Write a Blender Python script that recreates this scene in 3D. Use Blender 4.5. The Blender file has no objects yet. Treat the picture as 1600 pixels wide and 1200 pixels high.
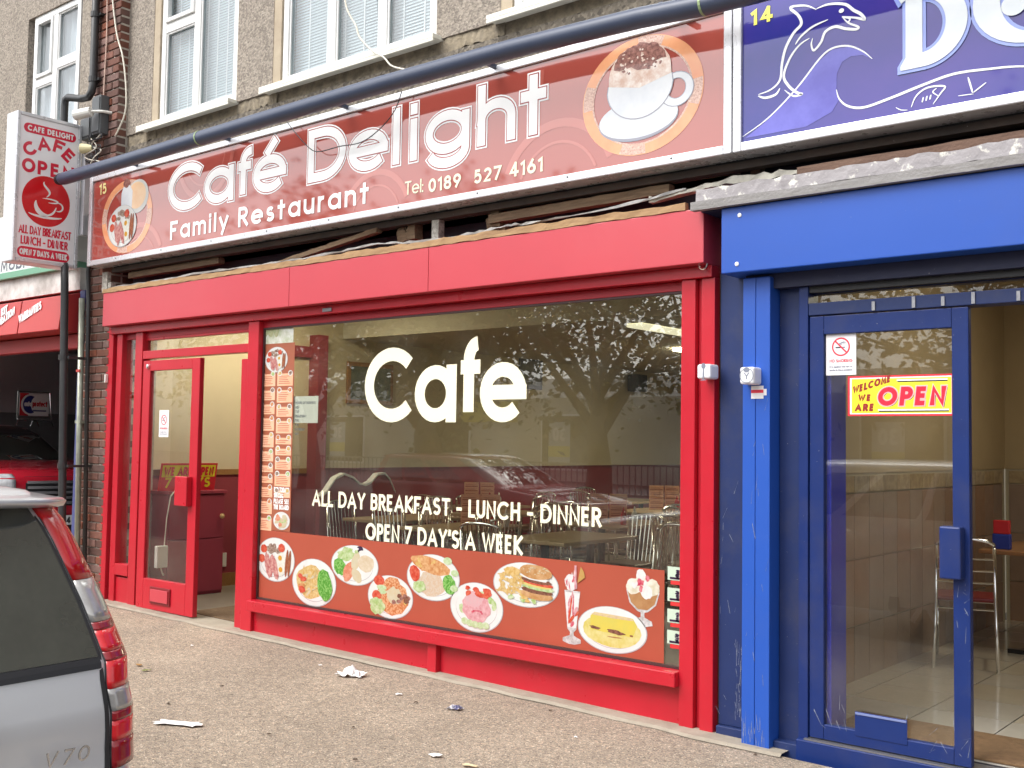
import bpy, bmesh, math, random
from mathutils import Vector, Matrix
random.seed(7)
SC = bpy.context.scene
COL = SC.collection
R = math.radians

# ---------------------------------------------------------------- camera, sky, sun, exposure
cd = bpy.data.cameras.new('camera'); cam = bpy.data.objects.new('camera', cd); COL.objects.link(cam)
cd.sensor_width = 36.0; cd.lens = 38.13; cd.clip_start = 0.05; cd.clip_end = 400
cr, cu, cf = Vector((0.770069, 0.63777, 0.015589)), Vector((0.022519, -0.051594, 0.998414)), Vector((-0.637563, 0.768497, 0.054093))
m = Matrix((cr, cu, -cf)).transposed().to_4x4(); m.translation = Vector((0, -5.3, 1.6))
cam.matrix_world = m
SC.camera = cam
SUN_EL, SUN_AZ = R(52), R(205)            # bright overcast: a very soft sun, high and in front of the shops
w = bpy.data.worlds.new('World'); SC.world = w; w.use_nodes = True
nt = w.node_tree; bg = nt.nodes['Background']
sky = nt.nodes.new('ShaderNodeTexSky'); sky.sky_type = 'NISHITA'; sky.sun_disc = False
sky.sun_elevation = SUN_EL; sky.sun_rotation = SUN_AZ; sky.air_density = 1.0; sky.dust_density = 4.0
hsv = nt.nodes.new('ShaderNodeHueSaturation'); hsv.inputs['Saturation'].default_value = 0.16
nt.links.new(sky.outputs[0], hsv.inputs['Color']); nt.links.new(hsv.outputs[0], bg.inputs[0])
bg.inputs[1].default_value = 0.14
ld = bpy.data.lights.new('sun', 'SUN'); ld.energy = .7; ld.angle = R(35); ld.color = (1.0, 0.965, 0.91)
sun = bpy.data.objects.new('sun', ld); COL.objects.link(sun)
sd = Vector((math.sin(SUN_AZ) * math.cos(SUN_EL), math.cos(SUN_AZ) * math.cos(SUN_EL), math.sin(SUN_EL)))
sun.rotation_euler = sd.to_track_quat('Z', 'Y').to_euler(); sun.location = (0, -20, 30)
vs = SC.view_settings
vs.view_transform = 'Standard'; vs.look = 'None'; vs.gamma = 1.0; vs.use_curve_mapping = False
vs.exposure = 1.22
cy = SC.cycles
cy.use_denoising = True; cy.max_bounces = 10; cy.diffuse_bounces = 5; cy.glossy_bounces = 5
cy.transparent_max_bounces = 24; cy.caustics_reflective = False; cy.caustics_refractive = False
cy.sample_clamp_indirect = 6.0

# ---------------------------------------------------------------- materials
MATS = {}
PEEL_BIAS = {'peeling_white_paint': -.1}
def nodes_of(mt):
    mt.use_nodes = True
    return mt.node_tree, mt.node_tree.nodes, mt.node_tree.links
def M(name, col=(.5, .5, .5), rough=.5, metal=0., col2=None, ns=6., amt=.5, bump=0., bs=120., spec=.5, coat=0., kind='noise', rvar=0., emit=0., rnd=0., dirt=0., det=5.):
    """principled colour with a second colour worked in by noise, optional relief, per-object shade and dirt"""
    if name in MATS: return MATS[name]
    mt = bpy.data.materials.new(name); nt, N, L = nodes_of(mt); MATS[name] = mt
    p = N['Principled BSDF']
    p.inputs['Roughness'].default_value = rough; p.inputs['Metallic'].default_value = metal
    p.inputs['Specular IOR Level'].default_value = spec; p.inputs['Coat Weight'].default_value = coat; p.inputs['Coat Roughness'].default_value = .04
    geo = N.new('ShaderNodeNewGeometry'); out = None
    c = N.new('ShaderNodeRGB'); c.outputs[0].default_value = (*col, 1); out = c.outputs[0]
    if col2 is not None:
        if kind == 'voronoi':
            t = N.new('ShaderNodeTexVoronoi'); t.inputs['Scale'].default_value = ns; fac = t.outputs['Color']
            sep = N.new('ShaderNodeSeparateColor'); L.new(t.outputs['Color'], sep.inputs[0]); fac = sep.outputs[0]
        elif kind == 'wood':
            mp = N.new('ShaderNodeMapping'); mp.inputs['Scale'].default_value = (1.2, 14, 14); L.new(geo.outputs['Position'], mp.inputs[0])
            t = N.new('ShaderNodeTexNoise'); t.inputs['Scale'].default_value = ns; t.inputs['Detail'].default_value = 6; t.inputs['Distortion'].default_value = 1.2
            L.new(mp.outputs[0], t.inputs['Vector']); fac = t.outputs[0]
        else:
            t = N.new('ShaderNodeTexNoise'); t.inputs['Scale'].default_value = ns; t.inputs['Detail'].default_value = det; t.inputs['Roughness'].default_value = .62; fac = t.outputs[0]
        if kind != 'wood': L.new(geo.outputs['Position'], t.inputs['Vector'])
        mr = N.new('ShaderNodeMapRange'); b_ = PEEL_BIAS.get(name, 0.); mr.inputs[1].default_value = .5 + b_ - amt * .5; mr.inputs[2].default_value = .5 + b_ + amt * .5
        L.new(fac, mr.inputs[0])
        mx = N.new('ShaderNodeMix'); mx.data_type = 'RGBA'; mx.inputs[7].default_value = (*col2, 1)
        L.new(mr.outputs[0], mx.inputs[0]); L.new(out, mx.inputs[6]); out = mx.outputs[2]
    if rnd:
        oi = N.new('ShaderNodeObjectInfo'); h = N.new('ShaderNodeHueSaturation')
        mr = N.new('ShaderNodeMapRange'); mr.inputs[3].default_value = 1 - rnd; mr.inputs[4].default_value = 1 + rnd
        L.new(oi.outputs['Random'], mr.inputs[0]); L.new(mr.outputs[0], h.inputs['Value'])
        mr2 = N.new('ShaderNodeMapRange'); mr2.inputs[3].default_value = .7; mr2.inputs[4].default_value = 1.25
        wn = N.new('ShaderNodeTexWhiteNoise'); wn.noise_dimensions = '1D'; L.new(oi.outputs['Random'], wn.inputs['W'])
        L.new(wn.outputs[0], mr2.inputs[0]); L.new(mr2.outputs[0], h.inputs['Saturation'])
        L.new(out, h.inputs['Color']); out = h.outputs[0]
    if dirt:
        t = N.new('ShaderNodeTexNoise'); t.inputs['Scale'].default_value = 2.3; t.inputs['Detail'].default_value = 8; t.inputs['Roughness'].default_value = .7
        L.new(geo.outputs['Position'], t.inputs['Vector'])
        mr = N.new('ShaderNodeMapRange'); mr.inputs[1].default_value = .5; mr.inputs[2].default_value = .85; mr.inputs[4].default_value = dirt
        L.new(t.outputs[0], mr.inputs[0])
        mx = N.new('ShaderNodeMix'); mx.data_type = 'RGBA'; mx.inputs[7].default_value = (.11, .095, .075, 1)
        L.new(mr.outputs[0], mx.inputs[0]); L.new(out, mx.inputs[6]); out = mx.outputs[2]
        t2 = N.new('ShaderNodeTexNoise'); t2.inputs['Scale'].default_value = 75; t2.inputs['Detail'].default_value = 3
        L.new(geo.outputs['Position'], t2.inputs['Vector'])
        mr2 = N.new('ShaderNodeMapRange'); mr2.inputs[1].default_value = .74; mr2.inputs[2].default_value = .78; mr2.inputs[4].default_value = min(1, dirt * 2)
        L.new(t2.outputs[0], mr2.inputs[0])
        mx = N.new('ShaderNodeMix'); mx.data_type = 'RGBA'; mx.inputs[7].default_value = (.5, .48, .44, 1)
        L.new(mr2.outputs[0], mx.inputs[0]); L.new(out, mx.inputs[6]); out = mx.outputs[2]
    L.new(out, p.inputs['Base Color'])
    if rvar:
        t = N.new('ShaderNodeTexNoise'); t.inputs['Scale'].default_value = 9; t.inputs['Detail'].default_value = 4
        L.new(geo.outputs['Position'], t.inputs['Vector'])
        mr = N.new('ShaderNodeMapRange'); mr.inputs[3].default_value = max(.02, rough - rvar); mr.inputs[4].default_value = rough + rvar
        L.new(t.outputs[0], mr.inputs[0]); L.new(mr.outputs[0], p.inputs['Roughness'])
    if bump:
        t = N.new('ShaderNodeTexNoise'); t.inputs['Scale'].default_value = bs; t.inputs['Detail'].default_value = 4
        L.new(geo.outputs['Position'], t.inputs['Vector'])
        b = N.new('ShaderNodeBump'); b.inputs['Strength'].default_value = bump; b.inputs['Distance'].default_value = .01
        L.new(t.outputs[0], b.inputs['Height']); L.new(b.outputs[0], p.inputs['Normal'])
    if emit:
        p.inputs['Emission Color'].default_value = (*col, 1); p.inputs['Emission Strength'].default_value = emit
    return mt
def glass_mat(name, tint=(.93, .96, .93), r0=.05, rough=.0):
    if name in MATS: return MATS[name]
    mt = bpy.data.materials.new(name); nt, N, L = nodes_of(mt); MATS[name] = mt
    N.remove(N['Principled BSDF'])
    tr = N.new('ShaderNodeBsdfTransparent'); tr.inputs[0].default_value = (*tint, 1)
    gl = N.new('ShaderNodeBsdfGlossy'); gl.inputs['Roughness'].default_value = rough
    geo = N.new('ShaderNodeNewGeometry')
    d = N.new('ShaderNodeVectorMath'); d.operation = 'DOT_PRODUCT'; L.new(geo.outputs['Incoming'], d.inputs[0]); L.new(geo.outputs['Normal'], d.inputs[1])
    a = N.new('ShaderNodeMath'); a.operation = 'ABSOLUTE'; L.new(d.outputs['Value'], a.inputs[0])
    s = N.new('ShaderNodeMath'); s.operation = 'SUBTRACT'; s.inputs[0].default_value = 1; L.new(a.outputs[0], s.inputs[1])
    p5 = N.new('ShaderNodeMath'); p5.operation = 'POWER'; p5.inputs[1].default_value = 5; L.new(s.outputs[0], p5.inputs[0])
    ma = N.new('ShaderNodeMath'); ma.operation = 'MULTIPLY_ADD'; ma.inputs[1].default_value = 1 - r0; ma.inputs[2].default_value = r0; L.new(p5.outputs[0], ma.inputs[0])
    # faint film of dust and old smears on the pane
    t = N.new('ShaderNodeTexNoise'); t.inputs['Scale'].default_value = 3.2; t.inputs['Detail'].default_value = 9; L.new(geo.outputs['Position'], t.inputs['Vector'])
    mr = N.new('ShaderNodeMapRange'); mr.inputs[1].default_value = .45; mr.inputs[2].default_value = .8; mr.inputs[3].default_value = .006; mr.inputs[4].default_value = .035; L.new(t.outputs[0], mr.inputs[0])
    df = N.new('ShaderNodeBsdfDiffuse'); df.inputs[0].default_value = (.55, .52, .46, 1)
    m1 = N.new('ShaderNodeMixShader'); L.new(mr.outputs[0], m1.inputs[0]); L.new(tr.outputs[0], m1.inputs[1]); L.new(df.outputs[0], m1.inputs[2])
    mx = N.new('ShaderNodeMixShader'); L.new(ma.outputs[0], mx.inputs[0]); L.new(m1.outputs[0], mx.inputs[1]); L.new(gl.outputs[0], mx.inputs[2])
    L.new(mx.outputs[0], N['Material Output'].inputs[0])
    return mt

# ---------------------------------------------------------------- mesh helpers
class MB:
    def __init__(s): s.v, s.f, s.mi, s.mats = [], [], [], []
    def mat(s, m):
        if m not in s.mats: s.mats.append(m)
        return s.mats.index(m)
    def add(s, vs, fs, m):
        k = len(s.v); i = s.mat(m); s.v += [tuple(p) for p in vs]
        for f in fs: s.f.append([k + j for j in f]); s.mi.append(i)
    def box(s, x0, x1, y0, y1, z0, z1, m):
        x0, x1 = sorted((x0, x1)); y0, y1 = sorted((y0, y1)); z0, z1 = sorted((z0, z1))
        s.add([(x, y, z) for x in (x0, x1) for y in (y0, y1) for z in (z0, z1)],
              [(0, 1, 3, 2), (4, 6, 7, 5), (0, 4, 5, 1), (2, 3, 7, 6), (0, 2, 6, 4), (1, 5, 7, 3)], m)
        return s
    def bar(s, a, b, w, h, m):                      # square bar from a to b
        a, b = Vector(a), Vector(b); d = (b - a).normalized(); up = Vector((0, 0, 1)) if abs(d.z) < .95 else Vector((0, 1, 0))
        r = d.cross(up).normalized() * w / 2; u = r.cross(d).normalized() * h / 2
        P = [a - r - u, a + r - u, a + r + u, a - r + u, b - r - u, b + r - u, b + r + u, b - r + u]
        s.add(P, [(0, 3, 2, 1), (4, 5, 6, 7), (0, 1, 5, 4), (1, 2, 6, 5), (2, 3, 7, 6), (3, 0, 4, 7)], m); return s
    def tube(s, pts, r, m, n=8, cap=True):
        pts = [Vector(p) for p in pts]; rs = r if isinstance(r, (list, tuple)) else [r] * len(pts); V, Fc = [], []
        a = None
        for i, p in enumerate(pts):
            d = (pts[min(i + 1, len(pts) - 1)] - pts[max(i - 1, 0)]).normalized()
            if a is None: a = d.cross(Vector((0, 0, 1)) if abs(d.z) < .9 else Vector((1, 0, 0)))
            a = (a - d * a.dot(d)).normalized(); b = d.cross(a)
            for k in range(n):
                t = 2 * math.pi * k / n; V.append(p + a * math.cos(t) * rs[i] + b * math.sin(t) * rs[i])
        for i in range(len(pts) - 1):
            for k in range(n): Fc.append((i * n + k, i * n + (k + 1) % n, (i + 1) * n + (k + 1) % n, (i + 1) * n + k))
        if cap: Fc += [tuple(range(n))[::-1], tuple((len(pts) - 1) * n + k for k in range(n))]
        s.add(V, Fc, m); return s
    def lathe(s, prof, c, m, n=16):
        V, Fc = [], []
        for r, z in prof:
            for k in range(n):
                t = 2 * math.pi * k / n; V.append((c[0] + r * math.cos(t), c[1] + r * math.sin(t), c[2] + z))
        for i in range(len(prof) - 1):
            for k in range(n): Fc.append((i * n + k, i * n + (k + 1) % n, (i + 1) * n + (k + 1) % n, (i + 1) * n + k))
        Fc += [tuple(range(n))[::-1], tuple((len(prof) - 1) * n + k for k in range(n))]
        s.add(V, Fc, m); return s
    def prism(s, pts, y0, y1, m):                   # polygon (x, z) given thickness along y
        n = len(pts); V = [(x, y0, z) for x, z in pts] + [(x, y1, z) for x, z in pts]
        s.add(V, [tuple(range(n)), tuple(range(2 * n - 1, n - 1, -1))] + [(k, k + n, (k + 1) % n + n, (k + 1) % n) for k in range(n)], m); return s
    def flat(s, pts, mf, off, m):                   # printed shape on a surface
        s.add([mf(u, v, off) for u, v in pts], [tuple(range(len(pts)))], m); return s
    def ring(s, outer, inner, mf, off, m):
        n = len(outer); s.add([mf(u, v, off) for u, v in outer] + [mf(u, v, off) for u, v in inner], [(k, (k + 1) % n, n + (k + 1) % n, n + k) for k in range(n)], m); return s
    def mesh(s, name):
        me = bpy.data.meshes.new(name); me.from_pydata(s.v, [], s.f); me.update()
        for x in s.mats: me.materials.append(x)
        me.polygons.foreach_set('material_index', s.mi)
        bm = bmesh.new(); bm.from_mesh(me); bmesh.ops.recalc_face_normals(bm, faces=bm.faces); bm.to_mesh(me); bm.free()
        return me
    def obj(s, name, parent=None, label=None, cat=None, group=None, kind=None, bevel=0., smooth=False, me=None):
        me = me or s.mesh(name)
        if smooth: me.shade_smooth()
        o = bpy.data.objects.new(name, me); COL.objects.link(o)
        if parent is None and kind != 'structure' and s.v:
            c = [sum(p[i] for p in s.v) / len(s.v) for i in (0, 1)] + [min(p[2] for p in s.v)]
            me.transform(Matrix.Translation(-Vector(c))); o.location = c; ROOT[o.name] = Vector(c)
        if parent: own(o, parent)
        tag(o, label, cat, group, kind)
        if bevel:
            b = o.modifiers.new('edge', 'BEVEL'); b.width = bevel; b.segments = 2; b.limit_method = 'ANGLE'; b.angle_limit = R(40)
        return o
ROOT = {}
def wloc(o):
    return (wloc(o.parent) if o.parent else Vector((0, 0, 0))) + (Vector(o.location) if o.type == 'EMPTY' or not o.parent else Vector((0, 0, 0)))
def own(o, parent):
    o.parent = parent
    o.matrix_parent_inverse = Matrix.Translation(-ROOT.get(parent.name, Vector((0, 0, 0))))
    ROOT[o.name] = Vector((0, 0, 0)) if o.type == 'MESH' else ROOT.get(o.name, Vector((0, 0, 0)))
def tag(o, label=None, cat=None, group=None, kind=None):
    if label: o['label'] = label
    if cat: o['category'] = cat
    if group: o['group'] = group
    if kind: o['kind'] = kind
def thing(name, label, cat, loc=(0, 0, 0), group=None):
    o = bpy.data.objects.new(name, None); COL.objects.link(o); o.location = loc; o.empty_display_size = .1
    ROOT[o.name] = Vector(loc); tag(o, label, cat, group); return o
def copy_tree(o, label=None, parent=None):
    c = o.copy(); COL.objects.link(c)
    if parent: c.parent = parent; c.matrix_parent_inverse = o.matrix_parent_inverse.copy()
    if label: c['label'] = label
    for ch in list(o.children): copy_tree(ch, None, c)
    return c
def one(name, mat, x0, x1, y0, y1, z0, z1, parent=None, bevel=.003, **k):
    return MB().box(x0, x1, y0, y1, z0, z1, mat).obj(name, parent, bevel=bevel, **k)
def front(y):                                       # print coordinates on a plane facing the street
    return lambda u, v, o: (u, y - o, v)
def sideways(x):                                    # print coordinates on a plane facing +x (u runs along y)
    return lambda u, v, o: (x + o, u, v)
def frame_map(o3, uu, vv):
    o3, uu, vv = Vector(o3), Vector(uu), Vector(vv); n = uu.cross(vv).normalized()
    return lambda u, v, o: o3 + uu * u + vv * v + n * o
def ell(cx, cz, rx, rz, n=28, a0=0., jit=0., rot=0.):
    P = []
    for k in range(n):
        t = a0 + 2 * math.pi * k / n; q = 1 + random.uniform(-jit, jit)
        x, z = rx * q * math.cos(t), rz * q * math.sin(t)
        P.append((cx + x * math.cos(rot) - z * math.sin(rot), cz + x * math.sin(rot) + z * math.cos(rot)))
    return P
def rect(x0, x1, z0, z1): return [(x0, z0), (x1, z0), (x1, z1), (x0, z1)]

# ---------------------------------------------------------------- stroke lettering (geometric sans, flat print)
def A(cx, cy, rx, ry, a0, a1, n=14):
    return [(cx + rx * math.cos(R(a0 + (a1 - a0) * k / n)), cy + ry * math.sin(R(a0 + (a1 - a0) * k / n))) for k in range(n + 1)]
O = lambda cx, cy, rx, ry, n=28: A(cx, cy, rx, ry, 0, 360 - 360 / n, n - 1)
G = {}
def g(ch, wd, *st):                                 # st: (points, closed, capped ends)
    G[ch] = (wd, [(p, 'c' in f, 's' in f) for p, f in st])
g('A', .8, ([(0, 0), (.4, 1), (.8, 0)], 's'), ([(.15, .3), (.65, .3)], ''))
g('B', .55, ([(0, 0), (0, 1)], 's'), ([(0, 1), (.3, 1)] + A(.3, .77, .22, .23, 90, -90) + [(0, .54)], ''), ([(0, .54), (.3, .54)] + A(.3, .27, .25, .27, 90, -90) + [(0, 0)], ''))
g('C', .88, (A(.5, .5, .5, .5, 42, 318, 24), ''))
g('D', .74, ([(0, 0), (0, 1), (.28, 1)] + A(.28, .5, .46, .5, 90, -90, 18), 'c'))
g('E', .48, ([(.48, 1), (0, 1), (0, 0), (.48, 0)], ''), ([(0, .52), (.44, .52)], ''))
g('F', .46, ([(.46, 1), (0, 1), (0, 0)], 's'), ([(0, .52), (.42, .52)], ''))
g('G', .95, (A(.5, .5, .5, .5, 45, 360, 24), ''), ([(.55, .46), (1.0, .46)], ''))
g('H', .62, ([(0, 0), (0, 1)], 's'), ([(.62, 0), (.62, 1)], 's'), ([(0, .52), (.62, .52)], ''))
g('I', .0, ([(0, 0), (0, 1)], 's'))
g('K', .6, ([(0, 0), (0, 1)], 's'), ([(.58, 1), (.06, .5), (.6, 0)], 's'))
g('L', .42, ([(0, 1), (0, 0), (.42, 0)], 's'))
g('M', .8, ([(0, 0), (.08, 1), (.4, .15), (.72, 1), (.8, 0)], 's'))
g('N', .64, ([(0, 0), (0, 1), (.64, 0), (.64, 1)], 's'))
g('O', 1.0, (O(.5, .5, .5, .5), 'c'))
g('P', .52, ([(0, 0), (0, 1)], 's'), ([(0, 1), (.27, 1)] + A(.27, .73, .25, .27, 90, -90) + [(0, .46)], ''))
g('R', .55, ([(0, 0), (0, 1)], 's'), ([(0, 1), (.27, 1)] + A(.27, .74, .25, .26, 90, -90) + [(0, .48)], ''), ([(.24, .48), (.55, 0)], 's'))
g('S', .54, (A(.27, .76, .25, .24, 25, 270) + A(.27, .26, .27, .26, 90, -155), ''))
g('T', .6, ([(0, 1), (.6, 1)], 's'), ([(.3, 0), (.3, 1)], 's'))
g('U', .6, ([(0, 1), (0, .3)] + A(.3, .3, .3, .3, 180, 360) + [(.6, 1)], 's'))
g('V', .72, ([(0, 1), (.36, 0), (.72, 1)], 's'))
g('W', 1.05, ([(0, 1), (.27, 0), (.525, .95), (.78, 0), (1.05, 1)], 's'))
g('X', .6, ([(0, 0), (.6, 1)], 's'), ([(0, 1), (.6, 0)], 's'))
g('Y', .66, ([(0, 1), (.33, .45), (.66, 1)], 's'), ([(.33, .45), (.33, 0)], 's'))
g('0', .58, (O(.29, .5, .29, .5), 'c'))
g('1', .2, ([(0, .86), (.2, 1), (.2, 0)], 's'))
g('2', .55, (A(.27, .72, .27, .28, 165, -30) + [(0, 0), (.56, 0)], ''))
g('3', .52, (A(.25, .76, .24, .24, 160, -80) + A(.25, .26, .27, .27, 80, -160), ''))
g('4', .6, ([(.62, .26), (0, .26), (.42, 1)], 's'), ([(.44, 1), (.44, 0)], 's'))
g('5', .55, ([(.5, 1), (.1, 1), (.04, .52)] + A(.27, .33, .28, .33, 128, -150), ''))
g('6', .56, (O(.28, .3, .28, .3), 'c'), ([(.02, .36), (.36, 1)], 's'))
g('7', .54, ([(0, 1), (.54, 1), (.14, 0)], 's'))
g('8', .54, (O(.27, .77, .23, .23), 'c'), (O(.27, .27, .27, .27), 'c'))
g('9', .56, (O(.28, .7, .28, .3), 'c'), ([(.54, .64), (.2, 0)], 's'))
XH = .68
g('a', .64, (O(.32, XH / 2, .32, XH / 2), 'c'), ([(.64, XH), (.64, 0)], 's'))
g('c', .6, (A(.34, XH / 2, .34, XH / 2, 45, 315, 20), ''))
g('d', .64, (O(.32, XH / 2, .32, XH / 2), 'c'), ([(.64, 1), (.64, 0)], 's'))
g('b', .64, (O(.32, XH / 2, .32, XH / 2), 'c'), ([(0, 1), (0, 0)], 's'))
g('e', .68, (A(.34, XH / 2, .34, XH / 2, 0, 318, 24), ''), ([(.12, XH / 2), (.68, XH / 2)], 's'))
g('\u00e9', .68, (A(.34, XH / 2, .34, XH / 2, 0, 318, 24), ''), ([(.12, XH / 2), (.68, XH / 2)], 's'), ([(.3, .86), (.44, 1.06)], 's'))
g('f', .34, ([(.12, 0), (.12, .76)] + A(.36, .76, .24, .24, 180, 92), ''), ([(.04, XH - .02), (.28, XH - .02)], 's'))
g('g', .64, (O(.32, XH / 2, .32, XH / 2), 'c'), ([(.64, XH), (.64, -.02)] + A(.33, -.02, .31, .27, 0, -160), ''))
g('h', .56, ([(0, 0), (0, 1)], 's'), ([(0, .4)] + A(.28, .4, .28, XH - .4, 180, 0) + [(.56, 0)], 's'))
g('i', 0., ([(0, 0), (0, XH)], 's'), ([(0, .97), (0, 1.0)], 's'))
g('l', 0., ([(0, 0), (0, 1)], 's'))
g('m', .9, ([(0, 0), (0, XH)], 's'), ([(0, .42)] + A(.225, .44, .225, XH - .44, 180, 0) + [(.45, 0)], 's'), ([(.45, .42)] + A(.675, .44, .225, XH - .44, 180, 0) + [(.9, 0)], 's'))
g('n', .52, ([(0, 0), (0, XH)], 's'), ([(0, .4)] + A(.26, .42, .26, XH - .42, 180, 0) + [(.52, 0)], 's'))
g('o', .68, (O(.34, XH / 2, .34, XH / 2), 'c'))
g('p', .64, (O(.32, XH / 2, .32, XH / 2), 'c'), ([(0, XH), (0, -.3)], 's'))
g('r', .26, ([(0, 0), (0, XH)], 's'), ([(0, .38)] + A(.24, .42, .24, XH - .42, 180, 75), ''))
g('s', .4, (A(.2, XH * .74, .17, XH * .25, 30, 270) + A(.2, XH * .25, .2, XH * .25, 90, -150), ''))
g('t', .34, ([(.17, .95), (.17, 0)], 's'), ([(0, XH - .02), (.34, XH - .02)], 's'))
g('u', .52, ([(0, XH), (0, .26)] + A(.26, .26, .26, .26, 180, 360) + [(.52, XH)], 's'), ([(.52, 0), (.52, XH)], 's'))
g('v', .5, ([(0, XH), (.25, 0), (.5, XH)], 's'))
g('w', .8, ([(0, XH), (.2, 0), (.4, XH), (.6, 0), (.8, XH)], 's'))
g('k', .48, ([(0, 0), (0, 1)], 's'), ([(.44, XH), (.05, .32), (.48, 0)], 's'))
g('y', .52, ([(0, XH), (.27, .02)], 's'), ([(.54, XH), (.17, -.28)], 's'))
g('-', .3, ([(0, .42), (.3, .42)], 's')); g(':', 0, ([(0, .0), (0, .02)], 's'), ([(0, .5), (0, .52)], 's'))
g("'", 0, ([(0, .8), (.03, 1)], 's')); g('.', 0, ([(0, 0), (0, .02)], 's')); g(' ', .38)
def ribbon(pts, wd, closed, cap):
    P = []
    for x, y in pts:
        if not P or (P[-1] - Vector((x, y))).length > 1e-6: P.append(Vector((x, y)))
    if closed and (P[0] - P[-1]).length < 1e-6: P.pop()
    n = len(P); L_, R_ = [], []
    for i in range(n):
        a = P[i - 1] if (i or closed) else None; b = P[(i + 1) % n] if (i < n - 1 or closed) else None
        p = P[i].copy()
        d1 = (p - a).normalized() if a is not None else None; d2 = (b - p).normalized() if b is not None else None
        if d1 is None: d1 = d2; p = p - d2 * (wd / 2 if cap else 0)
        if d2 is None: d2 = d1; p = p + d1 * (wd / 2 if cap else 0)
        n1, n2 = Vector((-d1.y, d1.x)), Vector((-d2.y, d2.x)); mt = n1 + n2
        mt = mt.normalized() if mt.length > 1e-4 else n1
        k = min(1 / max(.3, mt.dot(n1)), 1.6)
        L_.append(p + mt * wd / 2 * k); R_.append(p - mt * wd / 2 * k)
    return L_, R_
def text_w(s, H, wt, track):
    return sum(G[c][0] * (H - wt) + (wt if c != ' ' else 0) + track for c in s) - track
def text(mb, s, mf, W, H, wt, mat, off=.001, track=None, grow=0., x0=0., z0=0., ink=None):
    """write s over width W with cap height H and stroke weight wt; grow fattens the strokes for outlines"""
    track = wt * .55 if track is None else track
    nat = text_w(s, H, wt, track); sx = W / nat if W else 1.; x = 0.; q = 0
    for c in s:
        wd, st = G[c]
        for pts, closed, cap in st:
            P = [((x + wt / 2 + u * (H - wt)) * sx, wt / 2 + v * (H - wt)) for u, v in pts]
            l, r = ribbon(P, wt + grow, closed, cap); n = len(l); q += 1
            if not cap and not closed and grow:
                for e, f in ((0, 1), (-1, -2)):
                    d = (Vector(P[e]) - Vector(P[f])).normalized() * grow / 2; l[e] = l[e] + d; r[e] = r[e] + d
            e = (q % 5) * .00012
            for k in range(n if closed else n - 1):
                j = (k + 1) % n; ee = off + e + (k % 3) * .00003
                mb.add([mf(x0 + p.x, z0 + p.y, ee) for p in (l[k], l[j], r[j], r[k])], [(0, 1, 2, 3)], mat)
        x += wd * (H - wt) + (wt if c != ' ' else 0) + track

def letter(parent, ch, mf, W, H, wt, mat, name='letter', **k):
    tx = MB(); text(tx, ch, mf, W, H, wt, mat, **k); return tx.obj(name, parent)
def lines(parent, mf, rows, mat, off, name='lettering_line'):
    for s_, x0, z0, W, H, wt in rows:
        tx = MB(); text(tx, s_, mf, W, H, wt, mat, off, x0=x0, z0=z0); tx.obj(name, parent)

# ---------------------------------------------------------------- palette
RED = M('red_paint', (.52, .014, .03), .3, col2=(.45, .011, .024), ns=3, rvar=.07, dirt=.14, bump=.03, bs=25)
RED_FASCIA = M('red_fascia_laminate', (.54, .045, .065), .42, col2=(.5, .04, .06), ns=1.2, rvar=.05, dirt=.05, spec=.7, coat=.12)
BLUE = M('bright_blue_laminate', (.016, .085, .43), .4, col2=(.014, .078, .4), ns=1.2, rvar=.05, dirt=.1, spec=.5)
NAVY = M('navy_paint', (.018, .034, .12), .42, col2=(.015, .028, .1), ns=5, rvar=.08, spec=.35, dirt=.4, bump=.04, bs=60)
NAVY2 = M('blue_door_paint', (.009, .028, .145), .38, col2=(.008, .023, .12), ns=5, rvar=.08, spec=.35, dirt=.3, bump=.03, bs=60)
WHITE = M('white_upvc', (.8, .8, .79), .3, col2=(.74, .74, .72), ns=3, dirt=.06)
CREAM = M('cream_vinyl', (.86, .83, .62), .45)
WPRINT = M('white_print', (.86, .86, .86), .35)
ALU = M('silver_trim', (.72, .73, .76), .28, metal=.4, col2=(.64, .64, .67), ns=5, rvar=.05, dirt=.02)
DARK = M('black_paint', (.012, .012, .014), .5)
PIPE = M('blue_black_plastic', (.045, .06, .105), .36, col2=(.058, .072, .115), ns=4, dirt=.1)
CHROME = M('chrome', (.86, .86, .88), .16, metal=1.0)
GLASS = glass_mat('shop_glass', (.955, .965, .915), .13)
GLASS_D = glass_mat('door_glass', (.97, .98, .96), .055)
UPGLASS = glass_mat('upstairs_glass', (.93, .96, .97), .12)
BRICKM = M('red_brick', (.2, .082, .055), .85, col2=(.115, .052, .042), ns=11, bump=.45, bs=160, rnd=.42, dirt=.2)
MORTAR = M('lime_mortar', (.5, .45, .38), .95, col2=(.34, .3, .26), ns=30, bump=.4, bs=140)
TIMBER = M('weathered_timber', (.3, .2, .12), .85, col2=(.12, .075, .045), ns=3, kind='wood', bump=.5, bs=60, amt=.6)
LATH = M('raw_timber', (.5, .32, .16), .8, col2=(.25, .14, .07), ns=2.5, kind='wood', bump=.4, bs=50, amt=.7)
PEEL = M('peeling_white_paint', (.72, .7, .64), .7, col2=(.33, .31, .32), ns=13, amt=.07, bump=.9, bs=22, det=9)
GREYB = M('grey_weathered_board', (.3, .29, .29), .8, col2=(.2, .19, .18), ns=4, kind='wood', bump=.4, bs=60)
CHROMEB = M('black_tube', (.03, .03, .032), .3, metal=.6)

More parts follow.
